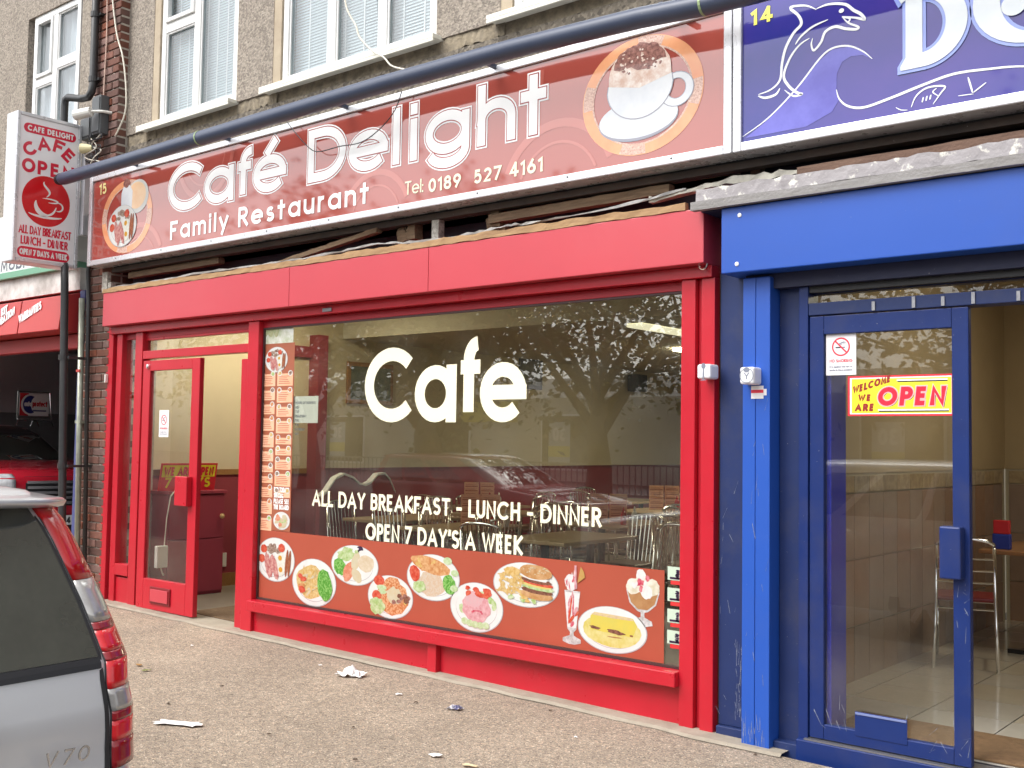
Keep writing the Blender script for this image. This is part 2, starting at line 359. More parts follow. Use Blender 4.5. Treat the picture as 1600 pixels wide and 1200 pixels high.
# ================================================================ SETTING
zg = lambda x: -0.012 * x                            # the street falls gently towards +x
def ground_sheet(name, x0, x1, y0, y1, dz, mat, nx=24, ny=8, wob=0.):
    mb = MB(); V = [(x0 + (x1 - x0) * i / nx, y0 + (y1 - y0) * j / ny, 0) for i in range(nx + 1) for j in range(ny + 1)]
    V = [(x, y, zg(x) + dz + random.uniform(-wob, wob)) for x, y, z in V]
    mb.add(V, [(i * (ny + 1) + j, (i + 1) * (ny + 1) + j, (i + 1) * (ny + 1) + j + 1, i * (ny + 1) + j + 1) for i in range(nx) for j in range(ny)], mat)
    return mb.obj(name, kind='structure', smooth=True)
def pavement_mat():
    mt = bpy.data.materials.new('worn_asphalt_chippings'); nt, N, L = nodes_of(mt); p = N['Principled BSDF']; p.inputs['Roughness'].default_value = .9
    geo = N.new('ShaderNodeNewGeometry')
    v = N.new('ShaderNodeTexVoronoi'); v.inputs['Scale'].default_value = 150; L.new(geo.outputs['Position'], v.inputs['Vector'])
    sp = N.new('ShaderNodeSeparateColor'); L.new(v.outputs['Color'], sp.inputs[0])
    r = N.new('ShaderNodeValToRGB'); L.new(sp.outputs[0], r.inputs[0])
    e = r.color_ramp.elements; e[0].position = 0; e[0].color = (.17, .135, .1, 1); e[1].position = 1; e[1].color = (.62, .55, .44, 1)
    for q, c in ((.08, (.12, .1, .082)), (.18, (.26, .208, .155)), (.6, (.31, .256, .198)), (.85, (.365, .3, .23)), (.93, (.5, .36, .25))):
        k = r.color_ramp.elements.new(q); k.color = (*c, 1)
    n = N.new('ShaderNodeTexNoise'); n.inputs['Scale'].default_value = 1.3; n.inputs['Detail'].default_value = 7; n.inputs['Roughness'].default_value = .65; L.new(geo.outputs['Position'], n.inputs['Vector'])
    mr = N.new('ShaderNodeMapRange'); mr.inputs[1].default_value = .3; mr.inputs[2].default_value = .7; mr.inputs[3].default_value = .82; mr.inputs[4].default_value = 1.12; L.new(n.outputs[0], mr.inputs[0])
    n2 = N.new('ShaderNodeTexNoise'); n2.inputs['Scale'].default_value = 26; n2.inputs['Detail'].default_value = 5; L.new(geo.outputs['Position'], n2.inputs['Vector'])
    mr2 = N.new('ShaderNodeMapRange'); mr2.inputs[1].default_value = .3; mr2.inputs[2].default_value = .7; mr2.inputs[3].default_value = .82; mr2.inputs[4].default_value = 1.15; L.new(n2.outputs[0], mr2.inputs[0])
    mm = N.new('ShaderNodeMath'); mm.operation = 'MULTIPLY'; L.new(mr.outputs[0], mm.inputs[0]); L.new(mr2.outputs[0], mm.inputs[1])
    h = N.new('ShaderNodeHueSaturation'); L.new(mm.outputs[0], h.inputs['Value']); L.new(r.outputs[0], h.inputs['Color'])
    # chewing-gum spots and cracks
    v2 = N.new('ShaderNodeTexVoronoi'); v2.inputs['Scale'].default_value = 4.5; L.new(geo.outputs['Position'], v2.inputs['Vector'])
    g1 = N.new('ShaderNodeMath'); g1.operation = 'LESS_THAN'; g1.inputs[1].default_value = .055; L.new(v2.outputs['Distance'], g1.inputs[0])
    g2 = N.new('ShaderNodeMath'); g2.operation = 'MULTIPLY'; g2.inputs[1].default_value = .45; L.new(g1.outputs[0], g2.inputs[0])
    mx = N.new('ShaderNodeMix'); mx.data_type = 'RGBA'; mx.inputs[7].default_value = (.1, .088, .075, 1); L.new(g2.outputs[0], mx.inputs[0]); L.new(h.outputs[0], mx.inputs[6])
    L.new(mx.outputs[2], p.inputs['Base Color'])
    b = N.new('ShaderNodeBump'); b.inputs['Strength'].default_value = .6; b.inputs['Distance'].default_value = .006
    L.new(v.outputs['Distance'], b.inputs['Height']); L.new(b.outputs[0], p.inputs['Normal'])
    return mt
ground_sheet('pavement', -30, 12, -3.4, -.075, -.004, pavement_mat(), 60, 14, .003)
ROADM = M('road_asphalt', (.055, .054, .053), .9, col2=(.035, .035, .035), ns=60, bump=.5, bs=150)
ground_sheet('road', -60, 40, -60, -3.5, -.09, ROADM, 10, 10)
mb = MB()
for k in range(46):
    x = -30 + k * .915; mb.box(x + .004, x + .911, -3.5, -3.4, zg(x) - .25, zg(x) - .004, M('kerb_concrete', (.3, .29, .27), .9, col2=(.2, .19, .18), ns=20, bump=.3))
mb.obj('kerb', kind='structure', bevel=.008)
CONC = M('threshold_concrete', (.36, .315, .25), .9, col2=(.25, .215, .165), ns=7, bump=.4, bs=70, dirt=.25)
mb = MB(); xs = [-9.75 + k * .25 for k in range(30)]
fr = [(x, -.085 - random.uniform(0, .03) - (.03 if x > -3.2 else 0)) for x in xs]
for (xa, ya), (xb, yb) in zip(fr, fr[1:]):
    za, zb = zg(xa), zg(xb)
    mb.add([(xa, ya, za), (xb, yb, zb), (xb, yb + .02, zb + .014), (xa, ya + .02, za + .014), (xb, .3, zb + .014), (xa, .3, za + .014)], [(0, 1, 2, 3), (3, 2, 4, 5)], CONC)
mb.obj('concrete_path', kind='structure')

# ================================================================ TERRACE OVER THE SHOPS
terrace = thing('terrace_building', 'grey pebbledashed upper storey with white casement windows above the cafe sign', 'building', (-6, .4, 0))
DASH = M('pebbledash', (.42, .365, .3), .95, col2=(.16, .135, .115), ns=64, kind='voronoi', amt=1.3, bump=1.0, bs=60, dirt=.22)
DASHD = M('stained_pebbledash', (.28, .24, .185), .95, col2=(.07, .06, .05), ns=44, kind='voronoi', amt=1.2, bump=1.0, bs=55, dirt=.55)
RENDER = M('smooth_render_band', (.5, .42, .31), .9, col2=(.36, .29, .21), ns=5, bump=.2, bs=60, dirt=.2)
BROKEN = M('broken_render', (.36, .3, .21), .95, col2=(.12, .1, .075), ns=14, bump=1.0, bs=30, dirt=.4)
UPW = [(-8.72, -7.56), (-6.96, -5.24), (-4.53, -2.9), (-1.6, .2)]
ZS, ZT = 4.44, 6.3
mb = MB(); xl = -9.25
for x0, x1 in UPW + [(3, 3)]:
    mb.box(xl, x0 - .1, .1, .45, ZS - .02, ZT, DASH); xl = x1 + .02
mb.box(-9.25, 3, .1, .45, ZT, 8.5, DASH); mb.obj('pebbledash_wall', terrace)
mb = MB(); mb.box(-9.25, 3, .1, .45, 3.15, ZS - .13, DASHD); mb.obj('lower_wall_band', terrace, label='dirt stained pebbledash under the window sills')
for x0, x1 in UPW: MB().box(x0 - .1, x0 - .004, .104, .4, ZS, ZT, RENDER).obj('window_reveal', terrace)
mb = MB()                                            # rough edge where the upper coat of pebbledash has broken away
for xa, xb in ((-9.2, -8.75), (-7.55, -7.0), (-5.2, -4.6), (-2.9, -1.7)):
    n = 14; top = [(xa + (xb - xa) * k / n, ZS - .02 + random.uniform(-.012, .01)) for k in range(n + 1)]; bot = [(xa + (xb - xa) * k / n, ZS - .13 + random.uniform(-.02, .02)) for k in range(n + 1)]
    V = [(x, .112 + random.uniform(-.006, .012), z) for x, z in top] + [(x, .1 + random.uniform(-.004, .02), z) for x, z in bot]
    mb.add(V, [(k, k + 1, n + 2 + k, n + 1 + k) for k in range(n)], BROKEN)
mb.box(-9.24, 3, .12, .44, ZS - .13, ZS - .02, BROKEN)
mb.obj('broken_render_edge', terrace)
BLINDM = M('venetian_blind', (.5, .56, .58), .5)
ROOMD = M('room_dark', (.35, .38, .4), .9)
def casement(x0, x1, z0, z1, muls, parent, yf=.12, transom=None, blind=True, sill=(0, 0), nz=None, topw=True):
    """white upvc window: frame mesh, with panes, sill and blind as sub-parts"""
    t = .065; f = MB()
    f.box(x0, x0 + t, yf, yf + .07, z0, z1, WHITE).box(x1 - t, x1, yf, yf + .07, z0, z1, WHITE)
    f.box(x0 + t, x1 - t, yf, yf + .07, z0, z0 + t, WHITE).box(x0 + t, x1 - t, yf, yf + .07, z1 - t, z1, WHITE)
    xs = [x0 + t] + [v for q in muls for v in (q - .045, q + .045)] + [x1 - t]
    for q in muls: f.box(q - .045, q + .045, yf + .002, yf + .068, z0 + t, z1 - t, WHITE)
    bays = list(zip(xs[::2], xs[1::2])); cells = []
    for i, (a, b) in enumerate(bays):
        tz = transom[i] if transom else None
        if tz:
            f.box(a, b, yf + .004, yf + .066, tz - .045, tz + .045, WHITE); cells += [(a, b, z0 + t, tz - .045, 0), (a, b, tz + .045, z1 - t, i % 2 == 0)]
        else: cells.append((a, b, z0 + t, z1 - t, 0))
    for a, b, c, d, sash in cells:                   # glazing beads; opening sashes stand proud
        s = .038 if sash else .016; o = -.016 if sash else .012
        for bx in ((a, a + s, c, d), (b - s, b, c, d), (a + s, b - s, c, c + s), (a + s, b - s, d - s, d)): f.box(bx[0], bx[1], yf + o, yf + .03, bx[2], bx[3], WHITE)
    wn = f.obj('window', parent, bevel=.006)
    for a, b, c, d, sash in cells:
        MB().box(a + .01, b - .01, yf + .032, yf + .042, c + .01, d - .01, UPGLASS).obj('pane', wn)
    back = MB(); k = z0 + .03
    if blind:
        while k < z1 - .03:
            back.add([(x0 - .1, yf + .1, k), (x1 + .02, yf + .1, k), (x1 + .02, yf + .11, k + .025), (x0 - .1, yf + .11, k + .025)], [(0, 1, 2, 3)], BLINDM); k += .0245
        for q in range(1, 8): xx = x0 + (x1 - x0) * q / 8; back.box(xx - .006, xx + .006, yf + .097, yf + .099, z0, z1, WHITE)
        back.obj('blind', wn, kind='stuff')
    else:
        n = 60; V = [(x0 - .1 + (x1 - x0 + .12) * i / n, yf + .12 + .02 * math.sin(i * 1.1) + random.uniform(-.006, .006), z) for i in range(n + 1) for z in (z0, z1)]
        back.add(V, [(2 * i, 2 * i + 2, 2 * i + 3, 2 * i + 1) for i in range(n)], M('net_curtain', (.7, .72, .74), .9, col2=(.6, .63, .66), ns=12)); back.obj('net_curtain', wn)
    if sill[1]: MB().box(sill[0], sill[1], yf - .11, yf + .06, z0 - .036, z0 - .003, M('sill_upvc', (.78, .77, .68), .35, dirt=.1)).box(sill[0], sill[1], yf - .11, yf - .095, z0 - .06, z0 - .036, M('sill_upvc')).obj('sill', wn, bevel=.004)
    MB().box(x0 - .2, x1 + .2, yf + .9, yf + .92, z0 - .3, z1 + .6, ROOMD).box(x0 - .22, x0 - .2, yf + .33, yf + .9, z0 - .3, z1 + .6, ROOMD).box(x1 + .2, x1 + .22, yf + .33, yf + .9, z0 - .3, z1 + .6, ROOMD).box(x0 - .2, x1 + .2, yf + .33, yf + .9, z1 + .6, z1 + .62, ROOMD).box(x0 - .2, x1 + .2, yf + .33, yf + .9, z0 - .32, z0 - .3, ROOMD).obj('room_lining', wn)
casement(-8.72, -7.56, ZS, ZT, [-8.17], terrace, transom=[5.32, None], sill=(-8.93, -7.53))
casement(-6.96, -5.24, ZS, ZT, [-6.37, -5.8], terrace, sill=(-7.12, -5.17))
casement(-4.53, -2.9, ZS, ZT, [-4.0, -3.44], terrace, sill=(-4.68, -2.83))
casement(-1.6, .2, ZS, ZT, [-1.0, -.4], terrace, sill=(-1.75, .3))
# brick pier: mortar core with every brick laid on it
pier = MB().box(-9.69, -9.236, .012, .5, zg(-9.4) - .05, 6.6, MORTAR).obj('brick_pier', terrace)
def brick_mesh(l, d, h):
    b = MB(); b.box(-l / 2, l / 2, -d / 2, d / 2, 0, h, BRICKM); me = b.mesh('brick')
    bm = bmesh.new(); bm.from_mesh(me); bmesh.ops.bevel(bm, geom=bm.edges[:], offset=.005, segments=1, affect='EDGES'); bm.to_mesh(me); bm.free(); return me
STR, HEAD = brick_mesh(.215, .1, .065), brick_mesh(.1, .1, .065)
def lay(me, x, y, z, rz=0.):
    o = bpy.data.objects.new('brick', me); COL.objects.link(o); own(o, pier)
    o.location = (x, y + random.uniform(-.003, .003), z); o.rotation_euler = (random.uniform(-.01, .01), random.uniform(-.012, .012), rz)
z = zg(-9.4) + .01; k = 0
while z < 6.5:
    if k % 2: xs = [(-9.586, STR), (-9.36, STR)]; ret = [(.05 + .1075 + .06, HEAD)]
    else: xs = [(-9.645, HEAD), (-9.473, STR), (-9.3, HEAD)]
    shown = not (3.2 < z < 3.9)
    if shown:
        for x, me in xs: lay(me, x + (.018 if me is STR else .016), .047, z)
        if z > 3.9 or z < 3.2: lay(STR if k % 2 == 0 else HEAD, -9.284, .218 if k % 2 == 0 else .165, z, math.pi / 2)
    z += .0765; k += 1

# ================================================================ GARAGE UNIT BEYOND THE PIER
garage = thing('garage_building', 'neighbouring pebbledashed unit with a pale fascia and red shutter hood over a dark garage', 'building', (-13, .4, 0))
mb = MB(); mb.box(-16, -11.25, .1, .45, 3.9, 8.5, DASH).box(-10.13, -9.69, .1, .45, 3.9, 8.5, DASH).box(-11.25, -10.13, .1, .45, 6.02, 8.5, DASH)
mb.obj('pebbledash_wall', garage)
MB().box(-11.25, -10.13, .1, .45, 3.9, 4.44, DASHD).obj('lower_wall_band', garage)
casement(-11.15, -10.2, 4.46, 6.02, [-10.7], garage, transom=[5.3, 5.42], blind=False)
casement(-13.6, -11.62, 4.46, 5.62, [-12.6], garage, blind=False)
PALE = M('pale_fascia_board', (.72, .74, .72), .4, col2=(.62, .64, .62), ns=3, dirt=.1)
MB().box(-16, -9.86, -.02, .1, 3.285, 3.895, PALE).obj('fascia_board', garage, bevel=.003)
MB().box(-16, -9.86, -.06, .1, 3.215, 3.283, M('green_trim', (.16, .36, .24), .5, dirt=.1)).obj('green_trim', garage, bevel=.004)
MB().box(-16, -9.78, -.01, .1, 3.0, 3.213, M('dirty_white_board', (.7, .69, .66), .7, col2=(.4, .38, .35), ns=4, amt=.25, dirt=.2)).obj('white_board', garage)
RH = M('red_hood', (.5, .04, .035), .4, col2=(.42, .03, .028), ns=2, dirt=.08)
hood = MB().prism([(0, 0)], 0, 0, RH) if False else MB()
for xa, xb in ((-16, -10.62), (-10.6, -9.8)):
    hood.add([(x, y, z) for x in (xa, xb) for y, z in ((.1, 2.995), (-.16, 2.93), (-.2, 2.6), (.1, 2.58))], [(0, 1, 2, 3), (7, 6, 5, 4), (0, 4, 5, 1), (1, 5, 6, 2), (2, 6, 7, 3), (3, 7, 4, 0)], RH)
hood.obj('shutter_hood', garage, bevel=.006)
MB().box(-16, -9.8, .0, .1, 2.44, 2.575, M('red_beam', (.4, .02, .02), .5, dirt=.1)).obj('red_beam', garage, bevel=.004)
MB().box(-9.79, -9.7, .0, .3, .05, 2.99, M('blue_jamb', (.06, .07, .2), .6, dirt=.3)).obj('door_jamb', garage, bevel=.004)
GD = M('garage_grey', (.3, .3, .31), .9, col2=(.24, .24, .25), ns=3)
GDL = M('garage_white', (.78, .78, .8), .9, col2=(.66, .66, .68), ns=2)
mb = MB(); mb.box(-16.88, -16.87, .3, 6.5, 1.95, 2.95, GDL).box(-16.88, -9.82, 6.47, 6.49, 1.95, 2.95, GDL)
mb.box(-17, -9.8, 6.5, 6.6, 0, 3, GD).box(-9.8, -9.75, .3, 6.5, 0, 3, GD).box(-17, -16.9, .3, 6.5, 0, 3, GD).box(-17, -9.8, .1, 6.5, 2.95, 3, GD).box(-17, -9.8, .05, 6.5, 0, .12, GD)
mb.obj('garage_interior', garage)
tx = MB(); text(tx, 'Mob: 07956', front(-.02), 1.3, .12, .022, M('grey_lettering', (.12, .12, .16), .5), .002, x0=-11.4, z0=3.31); tx.obj('lettering', garage)
for s_, (xa, za), (xb, zb), lh in (('WARRANTIES', (-10.592,2.702), (-10.178,2.821), .085), ('RESTORATION', (-11.200,2.625), (-10.707,2.805), .085), ('FULL KIT', (-11.210,2.731), (-10.872,2.835), .085)):
    yy = -.204 + (za - 2.6) * .12; U = Vector((xb - xa, (zb - za) * .12, zb - za)); ln_ = U.length; U.normalize()
    V = Vector((-U.z, .12 * U.x, U.x)); mfh = frame_map((xa, yy, za), U, V); tx = MB(); text(tx, s_, mfh, ln_, lh, .022, WPRINT, .004); tx.obj('hood_lettering', garage)

# ================================================================ CAFE SHOPFRONT
shop = thing('cafe_shopfront', 'red painted cafe shopfront with a big display window and sliding door', 'shopfront', (-6.1, 0, .07))
for x0, x1 in ((-9.19, -6.525), (-6.522, -5.062), (-5.059, -2.965)):
    MB().box(x0, x1, -.1, .14, 2.602, 2.905, RED_FASCIA).obj('fascia_panel', shop, bevel=.005)
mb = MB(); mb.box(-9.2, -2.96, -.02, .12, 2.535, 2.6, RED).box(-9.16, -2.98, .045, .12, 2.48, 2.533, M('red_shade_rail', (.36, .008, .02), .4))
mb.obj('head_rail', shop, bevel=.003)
mb = MB()                                            # end posts with their shutter channels
mb.box(-3.162, -3.072, 0, .13, zg(-3) - .02, 2.533, RED).box(-3.07, -3.036, .035, .13, zg(-3) - .02, 2.533, RED).box(-3.034, -2.952, .004, .13, zg(-3) - .02, 2.533, RED)
mb.obj('end_post', shop, bevel=.004)
mb = MB(); mb.box(-9.27, -9.165, 0, .13, zg(-9) - .02, 2.6, RED).box(-9.163, -9.118, .05, .13, zg(-9) - .02, 2.533, M('dark_channel', (.1, .03, .025), .7, col2=(.2, .07, .05), ns=20)).box(-9.116, -9.03, .012, .13, zg(-9) - .02, 2.533, RED)
mb.obj('end_post', shop, bevel=.004)
mb = MB(); mb.box(-7.145, -7.012, 0, .12, zg(-7), 2.533, RED); mb.obj('mullion', shop, bevel=.005)
mb = MB(); mb.box(-7.262, -7.148, .03, .12, zg(-7), 2.24, RED).box(-7.285, -7.264, .055, .12, zg(-7), 2.24, M('brown_seal', (.09, .05, .035), .6)); mb.obj('door_jamb', shop, bevel=.003)
# display window
MB().box(-7.012, -3.162, -.045, .12, .262, .345, RED).obj('window_sill', shop, bevel=.006)
for x0, x1 in ((-7.012, -5.085), (-5.004, -3.162)):
    MB().box(x0, x1, .03, .12, zg(x0) - .02, .26, RED).obj('stall_riser', shop, bevel=.003)
MB().box(-5.083, -5.006, -.012, .12, zg(-5) - .02, .26, RED).obj('riser_post', shop, bevel=.004)
MB().box(-7.011, -3.163, .062, .07, .346, 2.479, GLASS).obj('window_glass', shop)
mb = MB()
for b in ((-7.011, -6.995, .346, 2.479), (-3.18, -3.163, .346, 2.479), (-6.995, -3.18, .346, .36), (-6.995, -3.18, 2.466, 2.479)): mb.box(b[0], b[1], .045, .06, b[2], b[3], M('glazing_gasket', (.05, .02, .02), .6))
mb.obj('glazing_gasket', shop)
tx = MB(); GF = front(.0595)
tx_x = {'C': (-5.833, -5.325), 'a': (-5.324, -4.926), 'f': (-4.894, -4.712), 'e': (-4.720, -4.324)}
zb, ztp = 1.751, 2.251
H_ = (ztp - zb) * 1.0
for ch, (xa, xb) in tx_x.items():
    letter(shop, ch, GF, xb - xa, H_ * (1.1 if ch == 'f' else 1.06), H_ * .19, CREAM, x0=xa, z0=zb - .02 if ch != 'f' else zb)
tx = MB(); zb1 = 1.104; h1 = 1.215 - zb1
text(tx, 'ALL DAY BREAKFAST - LUNCH - DINNER', GF, -3.735 - (-6.380), h1 * 1.06, h1 * .2, CREAM, x0=-6.380, z0=zb1)
tx.obj('lettering_line', shop); tx = MB()
zb2 = 0.891; h2 = 1.006 - zb2
text(tx, "OPEN 7 DAY'S A WEEK", GF, -4.337 - (-5.788), h2 * 1.06, h2 * .2, CREAM, x0=-5.788, z0=zb2)
tx.obj('lettering_line', shop)
# entrance: sidelight, transom light and sliding door
mb = MB(); xa, xb = -8.813, -8.698
mb.box(xa, xb, .015, .1, zg(-8.9), 2.533, RED); mb.box(xb, -7.148, .02, .1, 2.293, 2.364, RED)
mb.box(xb, -7.148, .05, .1, 2.46, 2.533, RED); mb.obj('door_frame', shop, bevel=.004)
mb = MB(); mb.box(-9.028, xa - .001, .03, .09, zg(-8.9), .34, RED).box(-9.028, xa - .001, .01, .09, .36, .46, RED); mb.obj('sidelight_panel', shop, bevel=.004)
MB().box(-9.028, xa - .001, .06, .066, .46, 2.533, GLASS_D).obj('sidelight_glass', shop)
MB().box(xb + .001, -7.149, .07, .076, 2.364 + .002, 2.459, GLASS_D).obj('transom_glass', shop)
door = MB(); dx0, dx1 = -8.648, -7.790; dz0, dz1 = zg(-8) + .02, 2.272 + .0
st = .1
door.box(dx0, dx0 + .11, 0, .045, dz0, dz1, RED).box(dx1 - .115, dx1, 0, .045, dz0, dz1, RED).box(dx0 + .11, dx1 - .115, 0, .045, dz1 - .09, dz1, RED).box(dx0 + .11, dx1 - .115, 0, .045, dz0, dz0 + .26, RED)
dr = door.obj('door', shop, bevel=.004)
MB().box(dx0 + .11, dx1 - .115, .018, .024, dz0 + .26, dz1 - .09, GLASS_D).obj('glass', dr)
MB().box(dx1 - .235, dx1 - .06, -.055, -.001, 1.029, 1.275, RED).obj('handle', dr, bevel=.006)
lx0, lx1 = -8.394, -8.132
MB().box(lx0 - .02, lx1 + .02, -.012, -.001, dz0 + .055, dz0 + .2, M('dark_red_rim', (.2, .01, .015), .5)).box(lx0, lx1, -.022, -.012, dz0 + .075, dz0 + .18, RED_FASCIA).obj('letter_plate', dr, bevel=.003)
mb = MB(); mb.lathe([(.022, 0), (.02, .012), (.01, .016)], (0, 0, 0), CHROME, 12); mb.v = [(dx0 + .08 + x, -.001 - z, dz1 - .05 + y) for x, y, z in mb.v]; mb.obj('lock_cylinder', dr)
# shutter catches under the head rail
for px_ in (-6.168,):
    MB().box(px_ - .05, px_ + .05, -.028, -.021, 2.55, 2.575, M('worn_steel', (.3, .3, .32), .4, metal=.8)).obj('shutter_catch', shop)
mb = MB()
mb.tube([(-2.99 + .035 * math.cos(t) * .7, -.06, 2.602 - .03 * math.sin(t)) for t in [math.pi * q / 6 for q in range(7)]], .005, CHROME, 6)
mb.obj('shutter_hook', shop)

# ---------------------------------------------------------------- dark gap between fascia and sign, with its old timbers
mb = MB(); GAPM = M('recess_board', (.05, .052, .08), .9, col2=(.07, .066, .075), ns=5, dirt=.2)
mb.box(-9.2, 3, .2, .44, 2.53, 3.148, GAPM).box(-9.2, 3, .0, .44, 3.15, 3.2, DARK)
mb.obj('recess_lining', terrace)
MB().box(-9.2, 3, -.02, .05, 3.11, 3.149, M('rust_black_rail', (.03, .026, .024), .7, col2=(.09, .06, .045), ns=4, dirt=.3)).obj('sign_rail', terrace)
def rough_bar(name, label, pts, w_, h_, mat, cat='timber', jit=.006, n=22, y=-.06, d=.03, group=None):
    mb = MB(); V = []
    for k in range(n + 1):
        t = k / n * (len(pts) - 1); i = min(int(t), len(pts) - 2); u = t - i
        x = pts[i][0] * (1 - u) + pts[i + 1][0] * u; zz = pts[i][1] * (1 - u) + pts[i + 1][1] * u
        j = [random.uniform(-jit, jit) for _ in range(4)]
        V += [(x, y + j[0] * .4, zz + j[1] * .5), (x, y + j[2] * .4, zz + h_ + j[3]), (x, y + d, zz + h_ + j[3] * .5), (x, y + d, zz)]
    mb.add(V, [(4 * k + a, 4 * k + (a + 1) % 4, 4 * k + 4 + (a + 1) % 4, 4 * k + 4 + a) for k in range(n) for a in range(4)] + [(0, 1, 2, 3), (4 * n + 3, 4 * n + 2, 4 * n + 1, 4 * n)], mat)
    return mb.obj(name, None, label, cat, group)
rough_bar('timber_lath', 'long raw wooden lath lying along the top of the red fascia', [(-9.2, 2.907), (-3.08, 2.907)], 0, .042, LATH, n=90, y=-.104, d=.035, jit=.007)
rough_bar('torn_flashing', 'torn grey strip of sheeting curling along the wooden lath over the red fascia', [(-9.15, 2.95), (-8.4, 2.955), (-7.6, 2.965), (-6.9, 2.955), (-6.1, 2.962), (-5.6, 2.985), (-5.2, 2.952), (-4.7, 2.957), (-4.4, 2.975), (-4.2, 2.968), (-3.5, 2.99), (-3.1, 3.03)], 0, .012, M('grey_sheet', (.45, .44, .42), .6, col2=(.2, .2, .2), ns=12), cat='flashing', jit=.008, n=70, y=-.07, d=.012)
rough_bar('timber_batten', 'dark batten lying level in the gap below the breakfast end of the sign', [(-9.0, 3.045), (-7.62, 3.055)], 0, .05, TIMBER, y=.03, d=.06, jit=.003)
rough_bar('timber_batten', 'broken batten leaning at a slant in the gap under the words of the sign', [(-6.75, 2.95), (-5.65, 3.085)], 0, .035, TIMBER, y=-.03, d=.05, jit=.004)
rough_bar('timber_batten', 'long brown batten lying level in the gap below the coffee cup of the sign', [(-4.62, 3.03), (-3.25, 3.045)], 0, .055, TIMBER, y=.0, d=.06, jit=.003)
rough_bar('timber_batten', 'heavy brown batten lying on the peeling board below the blue sign', [(-2.42, 2.99), (.5, 3.01)], 0, .055, M('red_brown_timber', (.2, .12, .085), .85, col2=(.09, .05, .035), ns=3, kind='wood', bump=.4, bs=60, amt=.6), y=-.1, d=.06, jit=.004)
for (xa, za, la) in ((-5.52, 2.95, 'rotten wood lump beside the slanting broken batten'), (-4.74, 2.95, 'rotten wood lump at the end of the long brown batten')):
    mb = MB()
    for k in range(5):
        x = xa + random.uniform(0, .16); mb.prism(ell(x + .05, za + .05 + .03 * (4 - k) * .6, .05, .05 if k % 2 else .075, 9, jit=.35), .02 + .012 * k, .1 + .01 * k, TIMBER)
    mb.obj('rotten_wood', None, la, 'wood')
MB().box(-5.125, -5.06, -.01, .05, 2.955, 3.11, M('flaking_white_bracket', (.6, .58, .52), .7, col2=(.25, .22, .19), ns=40, amt=.3, bump=.5, bs=50)).obj('steel_bracket', None, 'upright white flaking bracket holding up the sign above the red fascia', 'bracket', bevel=.003)
MB().box(-9.33, -9.24, -.04, .02, 2.93, 3.12, M('flaking_white_bracket')).box(-9.24, -9.19, -.03, .02, 2.93, 3.02, M('flaking_white_bracket')).obj('steel_bracket', None, 'pale bracket on the brick pier under the corner of the cafe sign', 'bracket', bevel=.004)

# ================================================================ CAFE FASCIA SIGN
SY = -.14
sign = thing('cafe_sign', 'long brick red fascia sign with white lettering, a breakfast plate and a coffee cup', 'shop sign', (-6.08, SY, 3.165))
SIGNR = M('sign_acrylic_red', (.37, .075, .056), .05, col2=(.34, .068, .05), ns=.8, spec=.9, coat=.7)
sx0, sx1, sz0, sz1 = -9.4, -2.768, 3.165, 4.0
MB().box(sx0 + .02, sx1 - .02, SY, .1, sz0 + .01, sz1 - .01, SIGNR).obj('panel', sign)
mb = MB(); ft = .05
for b in ((sx0, sx0 + ft, sz0, sz1), (sx1 - ft, sx1, sz0, sz1), (sx0 + ft, sx1 - ft, sz0, sz0 + ft), (sx0 + ft, sx1 - ft, sz1 - ft, sz1)): mb.box(b[0], b[1], SY - .018, .1, b[2], b[3], ALU)
fr_ = mb.obj('frame', sign, bevel=.006)
mb = MB()
for k in range(9):
    x = sx0 + .5 + k * .72; mb.lathe([(.006, 0), (.004, .004)], (0, 0, 0), DARK, 6); mb.v[-12:] = [(x + a, SY - .018 - c, sz0 + .03 + b) for a, b, c in mb.v[-12:]]
mb.obj('screws', sign)
F_ = front(SY - .001)
FAINT = M('sign_faint_motif', (.44, .115, .088), .05, spec=.9, coat=.7)
LINE = M('sign_red_line', (.3, .02, .018), .2, coat=.3)
mb = MB()                                            # faint plates and a fork worked into the background print
def plate_motif(cx, cz, r):
    mb.ring([p for p in ell(cx, cz, r, r, 40) ], ell(cx, cz, r * .9, r * .9, 40), F_, .0004, FAINT); mb.ring(ell(cx, cz, r * .72, r * .72, 40), ell(cx, cz, r * .68, r * .68, 40), F_, .0004, FAINT)
def clip_plate(cx, cz, r, zmin=3.225, zmax=3.94):
    for ra, rb in ((r, r * .88), (r * .7, r * .66)):
        n = 48
        for k in range(n):
            a, b = 2 * math.pi * k / n, 2 * math.pi * (k + 1) / n
            q = [(cx + rr * math.cos(t), cz + rr * math.sin(t)) for rr, t in ((ra, a), (ra, b), (rb, b), (rb, a))]
            if all(zmin < v < zmax for u, v in q): mb.flat(q, F_, .0004, FAINT)
clip_plate(-5.55, 3.14, .36); clip_plate(-3.95, 3.12, .45); clip_plate(-8.55, 3.1, .38); clip_plate(-7.6, 3.95, .4)
fx = -4.13
mb.flat([(fx - .025, 3.5), (fx + .025, 3.5), (fx + .018, 3.68), (fx + .06, 3.74), (fx + .07, 3.9), (fx - .07, 3.9), (fx - .06, 3.74), (fx - .018, 3.68)], F_, .0004, FAINT)
for k in range(3): mb.flat(rect(fx - .042 + k * .034, fx - .032 + k * .034, 3.77, 3.9), F_, .0008, SIGNR)
mb.obj('background_print', sign)
letters = [('C', 264, 317, 300), ('a', 320, 366, 290), ('f', 371, 395, 280), ('\u00e9', 396, 448, 275), ('D', 482, 541, 250), ('e', 545, 607, 240), ('l', 613, 627, 215), ('i', 640, 654, 210), ('g', 665, 735, 200), ('h', 747, 806, 180), ('t', 815, 853, 165)]
